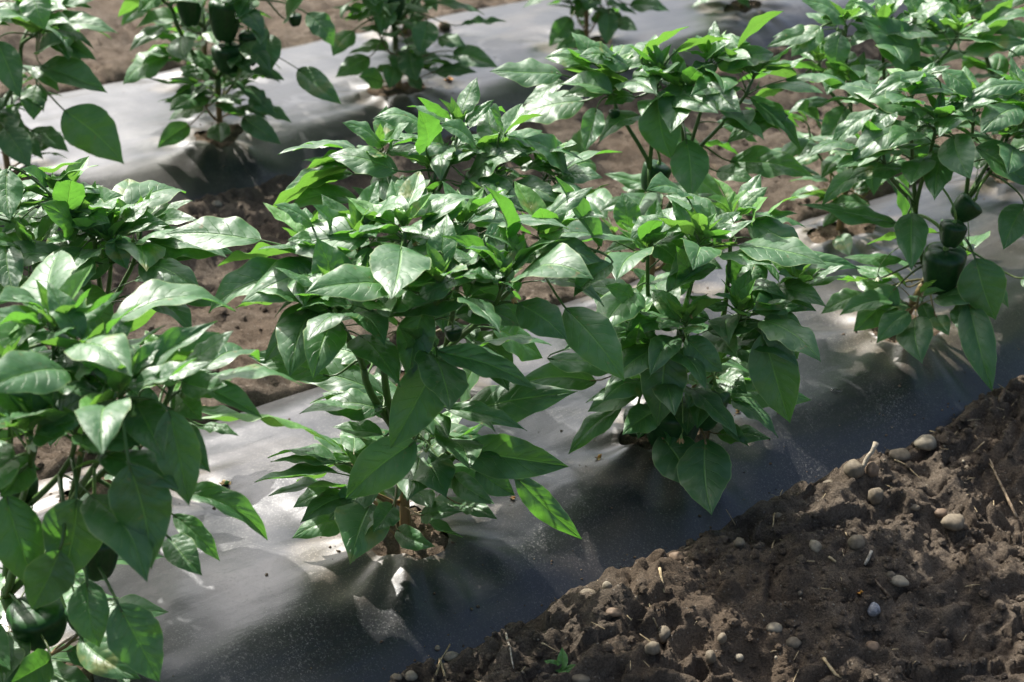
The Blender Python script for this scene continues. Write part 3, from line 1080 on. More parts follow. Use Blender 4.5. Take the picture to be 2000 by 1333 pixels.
        o = link('leaf', cand[2] if (young or code == 'K') else cand[1], self.o, m)  # backlit leaves take the brighter young green: backlight put into the colour
        self.nleaf += 1
        # its stalk
        q = self.nearest(B)
        Tn = ax if curl < .4 else (ax + n * .35).normalized()
        dl = (B - q).length
        if dl > .004:
            c = bez(q, q + (B - q) * .35 + Vector((0, 0, .12 * dl)), B - Tn * .3 * dl, B + Tn * min(.012, L * .1) - n * .001, 7)
            g = Geo(); k = len(c)
            mi_ = m.inverted(); g.tube([mi_ @ p for p in c], [(.0021 - .0008 * i / (k - 1)) / L for i in range(k)], 6)
            link('leaf_stalk', g.mesh('leaf_stalk', [M_STEM]), o)

    def pepper(self, px, py, wpx, hpx, d, tilt=(0, 0), variant=0):
        C = at_depth(px, py, self.org.y - d) - self.org
        dist = (CAMV - (self.org + C)).length
        s = wpx / FPX * dist
        hs = hpx / wpx / 1.15
        rot = Matrix.Rotation(tilt[0], 4, 'X') @ Matrix.Rotation(tilt[1], 4, 'Y') @ Matrix.Rotation(self.rng.uniform(0, 6.28), 4, 'Z')
        zc = 0.5 * 1.15 * s * hs
        m = Matrix.Translation(C) @ rot @ Matrix.Translation((0, 0, zc * .9)) @ Matrix.Diagonal((s, s, s * hs, 1))
        o = link('pepper', PEPM[variant % 4], self.o, m)
        top = m @ Vector((.02, .01, .13))
        self.pedicel(top, .055 * s, 'fruit_stalk', o, m)
        st = link('fruit_stalk', STALK, o)
        st.matrix_local = Matrix.Diagonal((1, 1, 1 / hs, 1))

    def pedicel(self, top, r, name, parent, m):
        q = self.nearest(top + Vector((0, 0, .03)))
        dl = (top - q).length
        if dl > .14:
            q = top + (q - top) * (.14 / dl); dl = .14
        mi = m.inverted()
        c = bez(q, q + (top - q) * .3 + Vector((0, 0, .25 * dl)), top + Vector((0, 0, .3 * dl)), top, 7)
        sc_ = m.to_scale().x
        g = Geo(); g.tube([mi @ p_ for p_ in c], [r * .75 / sc_] * 7 + [r / sc_], 7)
        link(name, g.mesh(name, [M_STALK]), parent)

    def flower(self, px, py, wpx, d, dry=False):
        C = at_depth(px, py, self.org.y - d) - self.org
        dist = (CAMV - (self.org + C)).length
        s = wpx / FPX * dist * .9
        m = Matrix.Translation(C + Vector((0, 0, .3 * s))) @ Matrix.Rotation(self.rng.uniform(-.5, .5), 4, 'X') @ Matrix.Rotation(self.rng.uniform(-.6, .6), 4, 'Y') @ Matrix.Scale(s, 4)
        o = link('dried_flower' if dry else 'flower', self.rng.choice(DFLW if dry else FLW), self.o, m)
        self.pedicel(m @ Vector((.1, .05, .55)), .0011, 'flower_stalk', o, m)

    def heroes(self, rows):
        for r_ in rows:
            kw = r_[6] if len(r_) > 6 else {}
            self.hero(*r_[:6], **kw)


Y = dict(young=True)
# ---- front bed, near row
p = Plant('P1', .50, .20, 'big leafy pepper plant in the near left corner, broad drooping leaves over dark peppers', 1, fill=.6, lower=14, ends=[(60, 850, 0.13), (235, 780, 0.12), (110, 650, 0.04), (180, 705, 0.07), (340, 745, 0.05), (20, 745, 0.08), (-60, 900, 0.08), (150, 850, 0.12)])
p.heroes([
    (252, 908, 296, 1113, 116, 'V', dict(db=.17, dt=.20)), (10, 967, 77, 1163, 96, 'V', dict(db=.15, dt=.18)), (150, 974, 113, 1151, 118, 'V', dict(db=.16, dt=.19)),
    (330, 1050, 395, 1125, 62, 'G', dict(db=.06, dt=.10)), (338, 1005, 430, 1097, 44, 'G', dict(db=.04, dt=.06)), (343, 960, 523, 1056, 36, 'S', dict(db=.05, dt=.06, curl=1.15)),
    (231, 1181, 311, 1333, 100, 'F', dict(db=.16, dt=.2)), (170, 1135, 194, 1265, 78, 'F', dict(db=.14, dt=.18)), (155, 1245, 275, 1327, 70, 'F', dict(db=.1, dt=.16)),
    (-12, 860, 5, 950, 60, 'F'), (275, 885, 140, 918, 32, 'K', dict(db=.12, dt=.14)), (60, 890, 0, 972, 62, 'F'),
    (262, 780, 322, 900, 84, 'F'), (330, 800, 369, 988, 86, 'V', dict(db=.13, dt=.16)), (345, 765, 395, 822, 72, 'G', dict(db=.02, dt=.05)),
    (170, 862, 285, 868, 50, 'P', dict(db=.12, dt=.13)), (110, 830, 164, 770, 32, 'P', dict(db=.10, young=True)), (60, 850, -20, 800, 36, 'P'),
    (170, 852, 82, 846, 22, 'P', dict(young=True)), (82, 612, -14, 735, 74, 'G', dict(db=.0, dt=.1)), (63, 818, 52, 697, 80, 'V', dict(db=.12, dt=.10)),
    (105, 678, 186, 715, 46, 'P'), (188, 700, 264, 668, 30, 'K', Y), (245, 745, 425, 627, 46, 'S', dict(db=.1, dt=.03, curl=.15)),
    (298, 712, 359, 690, 40, 'K'), (275, 762, 336, 745, 42, 'K', Y), (330, 742, 417, 727, 18, 'T'), (372, 745, 513, 818, 42, 'S'),
    (390, 818, 655, 872, 26, 'K', dict(curl=.8)), (395, 832, 467, 852, 22, 'P'), (85, 612, -5, 590, 52, 'P', dict(db=0)),
    (115, 643, 241, 568, 24, 'T', dict(curl=.15)), (20, 740, -30, 830, 70, 'G'), (130, 760, 230, 740, 40, 'P'), (215, 835, 165, 800, 40, 'G'),
    (60, 1010, -20, 1080, 60, 'F'), (118, 1075, 62, 1192, 92, 'V', dict(db=.19, dt=.21)), (100, 1290, 20, 1335, 70, 'F'), (230, 700, 150, 660, 40, 'P', dict(db=-.02)), (0, 690, 40, 640, 40, 'P', Y),
])
p.pepper(192, 1085, 84, 108, .10, (0, .1), 0); p.pepper(78, 1225, 112, 112, .03, (.1, 0), 2); p.pepper(153, 1207, 48, 52, .08, (0, 0), 1)
p.pepper(45, 960, 60, 60, .06, (0, 0), 1)
p.flower(203, 775, 34, .12); p.flower(58, 874, 34, .14); p.flower(158, 885, 26, .12, True); p.flower(20, 870, 22, .1)

p = Plant('P2', .455, .19, 'bushy central pepper plant in the near row, its stem rising at lower centre', 2, fill=.72, lower=15, ends=[(790, 455, 0.04), (648, 585, 0.1), (985, 550, 0.1), (600, 485, 0.0), (725, 600, 0.12), (1065, 470, 0.0), (905, 445, 0.0), (700, 480, 0.03), (860, 560, 0.12)])
p.heroes([
    (590, 533, 407, 612, 62, 'S', dict(curl=1.15)), (680, 587, 515, 710, 66, 'S', dict(db=.07, dt=.09, curl=.8)), (580, 580, 460, 602, 72, 'K', dict(db=-.02, dt=-.03)),
    (645, 738, 483, 695, 62, 'G', dict(db=.03, dt=.03)), (605, 492, 425, 520, 44, 'K'), (672, 570, 618, 463, 84, 'V', dict(db=.10, dt=.07)),
    (722, 484, 718, 552, 62, 'F', dict(db=.05, dt=.08)), (830, 598, 798, 745, 76, 'F', dict(db=.1, dt=.15)), (856, 703, 762, 877, 100, 'F', dict(db=.13, dt=.18)),
    (852, 686, 1050, 762, 52, 'G', dict(db=.12, dt=.13)), (905, 802, 1128, 765, 82, 'G', dict(db=.04, dt=.03, curl=.15)), (900, 882, 1111, 912, 88, 'F', dict(db=.07, dt=.10, curl=.5)),
    (870, 798, 1030, 842, 36, 'S', dict(db=.09, dt=.10)), (1004, 928, 1138, 1055, 52, 'F', dict(db=.06, dt=.07)), (812, 862, 675, 974, 96, 'F', dict(db=.13, dt=.16)),
    (742, 955, 642, 1018, 58, 'S', dict(db=.09, dt=.10)), (694, 1012, 570, 1052, 50, 'P'), (648, 955, 572, 992, 38, 'P'), (662, 905, 574, 956, 30, 'K'), (690, 900, 600, 903, 12, 'T'),
    (775, 1035, 850, 1068, 46, 'F'), (822, 1008, 905, 1000, 42, 'G'), (898, 985, 972, 1015, 34, 'G'), (885, 930, 966, 985, 50, 'F'), (768, 988, 728, 1040, 52, 'F'),
    (930, 918, 1006, 968, 58, 'G', dict(db=.0, dt=.02)), (750, 772, 560, 737, 62, 'P', dict(db=-.02, dt=-.05)), (750, 800, 622, 798, 58, 'P', dict(db=.02, dt=.02)),
    (1012, 592, 1108, 664, 76, 'P', dict(db=.10, dt=.14)), (1104, 602, 1220, 745, 92, 'G', dict(db=.08, dt=.14)), (1196, 517, 1120, 582, 48, 'P', dict(db=.03, dt=.06)),
    (1030, 500, 1180, 512, 66, 'P', dict(db=.04, dt=.03)), (735, 602, 836, 590, 46, 'P', dict(db=.14, dt=.16)), (785, 460, 927, 413, 34, 'K', Y), (785, 452, 658, 415, 40, 'K', Y),
    (890, 550, 800, 604, 38, 'P', dict(db=.12, dt=.14)), (932, 524, 910, 584, 66, 'F', dict(db=.05, dt=.08)), (856, 490, 800, 545, 30, 'K', dict(db=.1, dt=.11, young=True)),
    (948, 458, 1026, 492, 38, 'P', dict(db=.08)), (975, 540, 860, 460, 30, 'G'), (985, 540, 920, 552, 24, 'P', dict(db=.12)), (1050, 450, 1160, 365, 40, 'P', dict(db=.02, dt=.0)),
    (1175, 482, 1083, 343, 32, 'S', dict(db=0, dt=0, curl=.15)), (990, 470, 946, 362, 28, 'G'), (700, 575, 640, 640, 60, 'G', dict(db=-.02)),
    (830, 690, 780, 640, 50, 'F', dict(db=.06)), (900, 500, 870, 430, 50, 'G', dict(db=.02, dt=0)), (610, 440, 535, 400, 30, 'P'), (640, 480, 560, 470, 30, 'P'),
    (715, 700, 620, 690, 60, 'B'), (960, 640, 1060, 700, 60, 'B'), (940, 700, 900, 790, 60, 'B'), (690, 470, 610, 400, 40, 'T'), (735, 420, 800, 400, 36, 'P', dict(db=.02)),
])
p.pepper(885, 655, 36, 36, .08, (0, 0), 2)
p.flower(919, 612, 34, .10); p.flower(1001, 587, 26, .10, True); p.flower(828, 845, 30, .10); p.flower(832, 888, 30, .11); p.flower(716, 628, 26, .10, True)
p.flower(808, 478, 26, .06, True); p.flower(990, 560, 20, .1)

p = Plant('P3', .435, .175, 'pepper plant right of the centre one, two big peppers hidden in its shade', 3, fill=.75, lower=14, ends=[(1430, 430, 0.0), (1365, 475, 0.06), (1265, 490, 0.04), (1445, 615, 0.09), (1560, 560, 0.03), (1240, 640, 0.07), (1340, 640, 0.1)])
p.heroes([
    (1300, 680, 1283, 836, 94, 'V', dict(db=.14, dt=.17)), (1490, 650, 1543, 827, 96, 'V', dict(db=.10, dt=.14)), (1508, 603, 1558, 702, 88, 'F', dict(db=.08, dt=.11)),
    (1340, 660, 1412, 727, 62, 'F', dict(db=.12, dt=.15)), (1378, 857, 1390, 1007, 106, 'F', dict(db=.12, dt=.14)), (1290, 850, 1356, 955, 92, 'F', dict(db=.08, dt=.08)),
    (1215, 790, 1110, 888, 42, 'S', dict(db=.03, dt=.05)), (1400, 848, 1507, 858, 38, 'G'), (1412, 825, 1463, 873, 26, 'G'), (1410, 765, 1585, 782, 60, 'G', dict(db=.0, dt=-.02)),
    (1070, 702, 1258, 712, 46, 'P', dict(db=.04, dt=.06, curl=.15)), (1165, 745, 1005, 752, 58, 'G', dict(db=.0, dt=.02)), (1303, 572, 1400, 520, 44, 'P', dict(db=.12)),
    (1440, 565, 1462, 475, 82, 'V', dict(db=.02, dt=-.02)), (1460, 432, 1580, 514, 66, 'P', dict(db=.02, dt=.06)), (1520, 515, 1680, 525, 38, 'P', dict(db=0, dt=0, curl=.5)),
    (1440, 475, 1310, 525, 22, 'K', dict(young=True)), (1228, 452, 1215, 376, 62, 'G', dict(db=0, dt=-.03)), (1250, 602, 1182, 557, 40, 'G', dict(db=.1)), (1238, 690, 1250, 628, 50, 'F', dict(db=.05)),
    (1345, 388, 1262, 372, 34, 'P', dict(db=-.02)), (1510, 560, 1615, 600, 46, 'G', dict(db=.04)), (1436, 602, 1466, 525, 44, 'F', dict(db=.08, dt=.04)), (1290, 800, 1215, 850, 60, 'F'),
    (1350, 560, 1320, 480, 50, 'G'), (1390, 640, 1440, 700, 70, 'F', dict(db=.04)), (1200, 640, 1130, 690, 60, 'B'), (1270, 470, 1330, 520, 50, 'P'), (1480, 560, 1540, 640, 60, 'G'),
    (1250, 760, 1200, 700, 60, 'B'), (1340, 740, 1260, 760, 70, 'G', dict(db=.02)), (1400, 740, 1460, 770, 60, 'G'),
    (1300, 425, 1230, 470, 44, 'P'), (1500, 420, 1560, 385, 30, 'K', Y), (1400, 470, 1350, 400, 44, 'P'), (1470, 440, 1500, 385, 34, 'P', Y),
])
p.pepper(1312, 835, 118, 120, .05, (0, 0), 0); p.pepper(1384, 795, 74, 92, .08, (.1, .15), 1); p.pepper(1245, 830, 60, 70, .02, (0, 0), 2)
p.flower(1232, 520, 22, .08, True); p.flower(1345, 618, 22, .1, True); p.flower(1330, 860, 24, .12, True)

p = Plant('P4', .50, .21, 'tall open pepper plant at right showing a glossy bell pepper with its green stalk', 4, fill=.9, lower=9, low_cut=.22, trunk_h=.10, lean=(.03, 0), shoots=2, ends=[(1830, 240, 0.05), (1780, 190, 0.0), (1905, 205, 0.0), (1725, 300, 0.03), (1965, 275, 0.04), (1995, 190, -0.04)])
p.heroes([
    (1710, 215, 1618, 300, 34, 'P'), (1790, 247, 1660, 318, 58, 'P', dict(db=.06, dt=.09)), (1862, 265, 1895, 350, 72, 'F', dict(db=.08)), (1905, 288, 2012, 366, 98, 'P', dict(db=.1, dt=.14)),
    (1768, 328, 1655, 352, 36, 'S'), (1702, 328, 1605, 402, 36, 'S'), (1755, 440, 1560, 400, 24, 'T', dict(db=.05, dt=.04)), (1830, 455, 1693, 478, 30, 'K', dict(db=0, dt=0)),
    (1752, 560, 1667, 648, 66, 'F', dict(db=.06, dt=.1)), (1690, 575, 1603, 614, 38, 'P'), (1905, 505, 1945, 626, 98, 'V', dict(db=.12, dt=.15)), (1892, 590, 1938, 765, 66, 'F', dict(db=.12, dt=.14)),
    (1828, 618, 1853, 656, 38, 'F'), (2002, 400, 1960, 488, 62, 'F'), (1842, 290, 1825, 392, 60, 'F', dict(db=.04)), (1992, 208, 1915, 262, 62, 'G'), (1840, 140, 1902, 195, 60, 'P'),
    (1830, 150, 1695, 195, 30, 'P'), (2010, 165, 1880, 200, 32, 'P'), (1770, 560, 1725, 525, 30, 'K'), (1800, 590, 1820, 650, 30, 'G'), (1790, 180, 1835, 155, 40, 'K', Y),
    (1750, 215, 1700, 260, 50, 'P'), (1820, 215, 1770, 270, 40, 'P'), (1880, 590, 1880, 650, 40, 'F'), (1995, 545, 2060, 560, 34, 'G'), (1700, 545, 1650, 552, 40, 'K'),
    (1750, 350, 1780, 440, 60, 'B'), (1980, 250, 2030, 200, 50, 'P'), (1900, 230, 1850, 205, 50, 'P'), (1860, 560, 1900, 600, 40, 'G', dict(db=.04)),
])
p.pepper(1840, 530, 84, 104, .07, (.12, 0), 0); p.pepper(1858, 462, 52, 62, .08, (0, .1), 2); p.pepper(1884, 408, 56, 48, .04, (0, .7), 1)
p.flower(1715, 545, 18, .05); p.flower(1893, 484, 20, .05)

p = Plant('P10', .46, .20, 'pepper plant mostly beyond the right edge, bright shoots low beside the glossy pepper', 5, fill=.8, lower=10)
# ---- front bed, far row
p = Plant('P5', .44, .175, 'pepper plant behind the near left one, long leaf reaching out over the soil furrow', 6, fill=.85, lower=12, ends=[(180, 440, 0.04), (120, 400, 0.0), (215, 480, 0.07), (60, 500, 0.06), (20, 420, 0.03), (275, 450, 0.0)])
p.heroes([
    (12, 478, 30, 582, 62, 'F'), (72, 510, 139, 576, 52, 'F', dict(db=.09)), (222, 466, 249, 527, 90, 'P', dict(db=.08, dt=.11)), (275, 470, 458, 496, 66, 'S', dict(db=.04, dt=.03)),
    (225, 458, 330, 440, 40, 'P'), (224, 657, 367, 541, 54, 'K', dict(db=.02, dt=.0, curl=.15)), (140, 562, 230, 660, 80, 'F', dict(db=.05, dt=.08)), (108, 590, 200, 667, 42, 'P', dict(db=.12, dt=.14)),
    (160, 426, 241, 382, 46, 'P'), (150, 462, 78, 398, 46, 'G'), (14, 330, 20, 432, 62, 'F'), (30, 350, 158, 318, 14, 'K'), (45, 376, 192, 323, 12, 'K'), (130, 422, 140, 352, 60, 'G'),
    (175, 430, 262, 412, 36, 'K', Y), (215, 440, 290, 425, 34, 'P'), (60, 440, 0, 462, 46, 'P'), (190, 470, 230, 420, 36, 'K', Y), (90, 370, 40, 330, 30, 'P'),
])
p.flower(182, 520, 24, .08, True); p.flower(60, 560, 24, .08, True)

p = Plant('P6', .475, .18, 'pepper plant behind the centre one, pale top leaves against the dark far bed', 7, fill=.9, lower=14, ends=[(740, 300, 0.0), (850, 335, 0.03), (975, 305, 0.0), (895, 255, -0.04), (1070, 340, 0.0), (790, 420, 0.06), (950, 400, 0.05)])
p.heroes([
    (680, 325, 528, 412, 40, 'K', dict(db=0, dt=0)), (778, 335, 638, 304, 54, 'P', dict(db=.06)), (832, 292, 817, 215, 56, 'G'), (748, 288, 668, 240, 30, 'P'), (975, 266, 957, 212, 46, 'G'),
    (915, 346, 1030, 294, 54, 'P'), (790, 348, 838, 422, 68, 'F', dict(db=.08)), (1110, 340, 1024, 271, 52, 'P'), (1084, 350, 1178, 348, 38, 'P'), (930, 287, 858, 245, 38, 'P'),
    (985, 260, 888, 310, 20, 'K', Y), (835, 332, 862, 270, 42, 'K', Y), (690, 340, 550, 380, 36, 'P', dict(db=-.02, dt=-.02)), (985, 262, 1060, 225, 30, 'K', Y), (700, 300, 600, 330, 34, 'K'),
    (900, 380, 960, 330, 44, 'P'), (960, 400, 1080, 380, 46, 'P'), (1000, 360, 1100, 400, 44, 'G'), (770, 420, 700, 380, 44, 'P'), (870, 400, 940, 440, 50, 'P'),
    (760, 290, 800, 240, 40, 'P'), (690, 420, 600, 425, 40, 'K'), (1120, 400, 1190, 360, 40, 'K'),
])
p.flower(762, 352, 26, .06)

p = Plant('P7', .50, .19, 'pepper plant with bare forked green stems over the furrow, behind the shaded pair', 8, fill=.85, lower=10, low_cut=.2, ends=[(1285, 155, 0.03), (1180, 145, 0.0), (1390, 125, 0.0), (1470, 155, 0.03), (1330, 180, 0.05)])
p.heroes([
    (1098, 146, 957, 140, 50, 'P', dict(curl=.5)), (1232, 162, 1100, 135, 54, 'K'), (1196, 182, 1094, 166, 40, 'P', dict(db=.07)), (1102, 160, 1020, 206, 26, 'T'), (1285, 192, 1312, 312, 104, 'F', dict(db=.08, dt=.12)),
    (1335, 165, 1310, 260, 80, 'F', dict(db=.05)), (1340, 272, 1350, 386, 76, 'F'), (1425, 316, 1590, 346, 56, 'G', dict(db=.0, dt=.02)), (1400, 335, 1476, 357, 36, 'G'),
    (1440, 96, 1530, 22, 54, 'K'), (1250, 116, 1345, 52, 48, 'K'), (1318, 102, 1427, 77, 38, 'K', Y), (1510, 104, 1420, 138, 42, 'P'), (1465, 190, 1568, 302, 34, 'P'), (1540, 226, 1420, 280, 48, 'S'),
    (1165, 212, 1142, 296, 46, 'F'), (1142, 198, 1000, 238, 60, 'P', dict(db=-.02, dt=-.02)), (1384, 162, 1448, 220, 56, 'F'), (1480, 134, 1558, 160, 32, 'K', Y), (1230, 130, 1130, 110, 40, 'P'),
    (1300, 130, 1230, 185, 50, 'P'), (1200, 120, 1150, 90, 40, 'P'), (1400, 130, 1340, 150, 50, 'P'), (1380, 120, 1420, 85, 40, 'P'), (1240, 190, 1180, 205, 30, 'S'), (1300, 370, 1180, 340, 30, 'B'),
    (1300, 260, 1385, 330, 60, 'B'), (1330, 330, 1420, 400, 60, 'B'),
])
p.pepper(1278, 345, 58, 60, .0, (0, .3), 1); p.pepper(1200, 226, 22, 24, .05, (0, 0), 2)

p = Plant('P8', .52, .20, 'tall pepper plant standing behind the open one at right, yellow leaf scraps at its foot', 9, fill=.85, lower=14, low_cut=.14, ends=[(1650, 45, 0.0), (1725, 60, 0.03), (1800, 60, 0.0), (1600, 125, 0.03), (1665, 165, 0.05), (1870, 70, -0.02)])
p.heroes([
    (1604, 52, 1545, 112, 66, 'P'), (1640, 68, 1632, 140, 76, 'P', dict(db=.08, dt=.11)), (1790, 145, 1680, 34, 72, 'G', dict(db=.08, dt=.05)), (1640, 140, 1615, 186, 46, 'F'), (1652, 46, 1565, 2, 36, 'P'),
    (1652, 210, 1605, 292, 52, 'F'), (1910, 76, 1980, -2, 62, 'K', dict(db=0)), (1880, 106, 2012, 84, 36, 'P'), (1690, 128, 1680, 186, 70, 'F'), (1530, 175, 1465, 200, 34, 'K'), (1600, 250, 1555, 215, 40, 'G'),
    (1560, 380, 1650, 400, 24, 'K', dict(db=.05)), (1640, 460, 1660, 502, 40, 'F'), (1700, 400, 1610, 405, 26, 'S'), (1780, 45, 1850, 5, 50, 'P'), (1720, 40, 1760, -5, 40, 'K', Y), (1850, 60, 1800, 30, 40, 'P'),
])
Plant('P9', .52, .20, 'pepper plant at the top right corner behind the tall open one', 10, fill=.95, lower=14)
Plant('P11', .50, .20, 'pepper plant just beyond the top right corner, farthest in its bed', 11, fill=.8)

# ---- the far bed
p = Plant('B0', .48, .19, 'pepper plant at the left edge of the far bed with one large dark arching leaf', 12, fill=.8, lower=18)
p.heroes([
    (125, 216, 243, 322, 92, 'V', dict(db=.12, dt=.14)), (80, 130, 210, 182, 54, 'G'), (112, 50, 232, 66, 32, 'P'), (-5, 82, 40, 192, 56, 'F'), (20, 36, 112, 70, 36, 'K'), (60, -12, 88, 60, 84, 'G'),
    (75, 106, 135, 75, 22, 'G'), (10, 255, 85, 312, 42, 'G'), (60, 255, 135, 298, 40, 'P'), (72, 165, 66, 235, 46, 'G'), (10, 250, 60, 330, 60, 'F'), (40, 230, -10, 290, 50, 'G'),
])
p = Plant('B1', .52, .20, 'pepper plant in the far bed with a cluster of dark peppers high on its stem', 13, fill=.8, lower=22, low_cut=.16)
p.heroes([
    (330, 110, 240, 165, 48, 'P'), (582, 135, 667, 204, 50, 'F'), (526, 68, 526, 147, 60, 'F'), (600, 26, 652, 92, 56, 'P'), (488, 188, 537, 226, 36, 'G'), (370, 245, 307, 290, 42, 'F'),
    (474, 230, 549, 282, 44, 'F'), (290, -5, 230, 35, 22, 'K'), (352, 38, 265, 56, 30, 'P'), (420, 180, 360, 150, 36, 'K'), (400, 210, 330, 235, 34, 'P'), (410, 195, 320, 200, 30, 'G'), (460, 160, 490, 120, 30, 'G'),
    (420, 130, 350, 110, 40, 'P'), (560, 40, 600, -10, 50, 'G'), (500, 205, 570, 240, 26, 'P'),
])
p.pepper(446, 120, 62, 70, .06, (0, 0), 2); p.pepper(370, 18, 52, 72, .05, (0, 0), 0); p.pepper(440, 38, 66, 82, .05, (0, .1), 1); p.pepper(487, 90, 42, 62, .03, (0, 0), 3); p.pepper(576, 42, 28, 30, .05, (0, 0), 2)
Plant('B1b', .50, .18, 'pepper plant in the back row of the far bed, brown stem behind the pepper cluster', 14, fill=.7, lower=12, low_cut=.22)
p = Plant('B2', .50, .19, 'dense pepper plant in the far bed above the pale leaf tops of the centre plant', 15, fill=.95, lower=26)
p.heroes([(836, 42, 820, 106, 52, 'F'), (886, 100, 974, 133, 42, 'F'), (850, 140, 932, 142, 28, 'G'), (722, 112, 655, 152, 40, 'G'), (855, 75, 912, 92, 30, 'G'), (900, 50, 990, 43, 10, 'T'),
          (750, 160, 700, 150, 40, 'F'), (800, 100, 815, 160, 50, 'F'), (690, 60, 650, 110, 40, 'G'), (770, 130, 760, 175, 40, 'F')])
p.pepper(768, 15, 46, 52, .06, (0, 0), 0)
p = Plant('B3', .48, .18, 'pepper plant at the top edge, left of the dark empty stretch of far bed', 16, fill=.9, lower=24)
p.heroes([(1115, 35, 1072, 92, 40, 'F'), (1190, 25, 1185, 88, 40, 'F'), (1205, 40, 1245, 60, 30, 'F'), (1140, 60, 1085, 98, 34, 'F'), (1230, 10, 1308, 22, 30, 'P')])
Plant('B4', .48, .18, 'pepper plant whose lowest leaves just dip into the top edge of the picture', 17, fill=.9, lower=20)
Plant('B2b', .50, .18, 'pepper plant in the back row of the far bed, mostly above the picture', 18, fill=.7, lower=12, low_cut=.22)


# ------------------------------------------------------------------ stones
def stone_mesh(seed, ang, ax, ay, az_, mat):
    r = random.Random(seed)
    n, m = 14, 9
    V = [(0, 0, az_)]; F = []
    off = r.uniform(0, 90)
    planes = [Vector((r.gauss(0, 1), r.gauss(0, 1), r.gauss(0, .8))).normalized() for _ in range(9)]
    def defo(d):
        k = 1 + .24 * mnoise.noise(d * 1.3 + Vector((off, 0, 0))) + .04 * mnoise.noise(d * 4 + Vector((0, off, 0)))
        if ang > 0:
            for pl in planes:
                dd = d.dot(pl) * k
                if dd > .80: k = k * (1 - ang) + (k * .80 / dd) * ang
        return d * k
    vs = [defo(Vector((0, 0, 1)))]
    for i in range(1, m):
        t = math.pi * i / m
        for j in range(n):
            p_ = 2 * math.pi * j / n
            vs.append(defo(Vector((math.sin(t) * math.cos(p_), math.sin(t) * math.sin(p_), math.cos(t)))))
    vs.append(defo(Vector((0, 0, -1))))
    vs = [(v.x * ax, v.y * ay, v.z * az_) for v in vs]
    for j in range(n):
        F.append((0, 1 + j, 1 + (j + 1) % n))
        F.append((len(vs) - 1, 1 + (m - 2) * n + (j + 1) % n, 1 + (m - 2) * n + j))
    for i in range(m - 2):
        for j in range(n):
            a = 1 + i * n
            F.append((a + j, a + n + j, a + n + (j + 1) % n, a + (j + 1) % n))
    me = bpy.data.meshes.new('stone'); me.from_pydata(vs, [], F)
    me.polygons.foreach_set("use_smooth", [True] * len(F)); me.materials.append(mat); me.update()
    return me


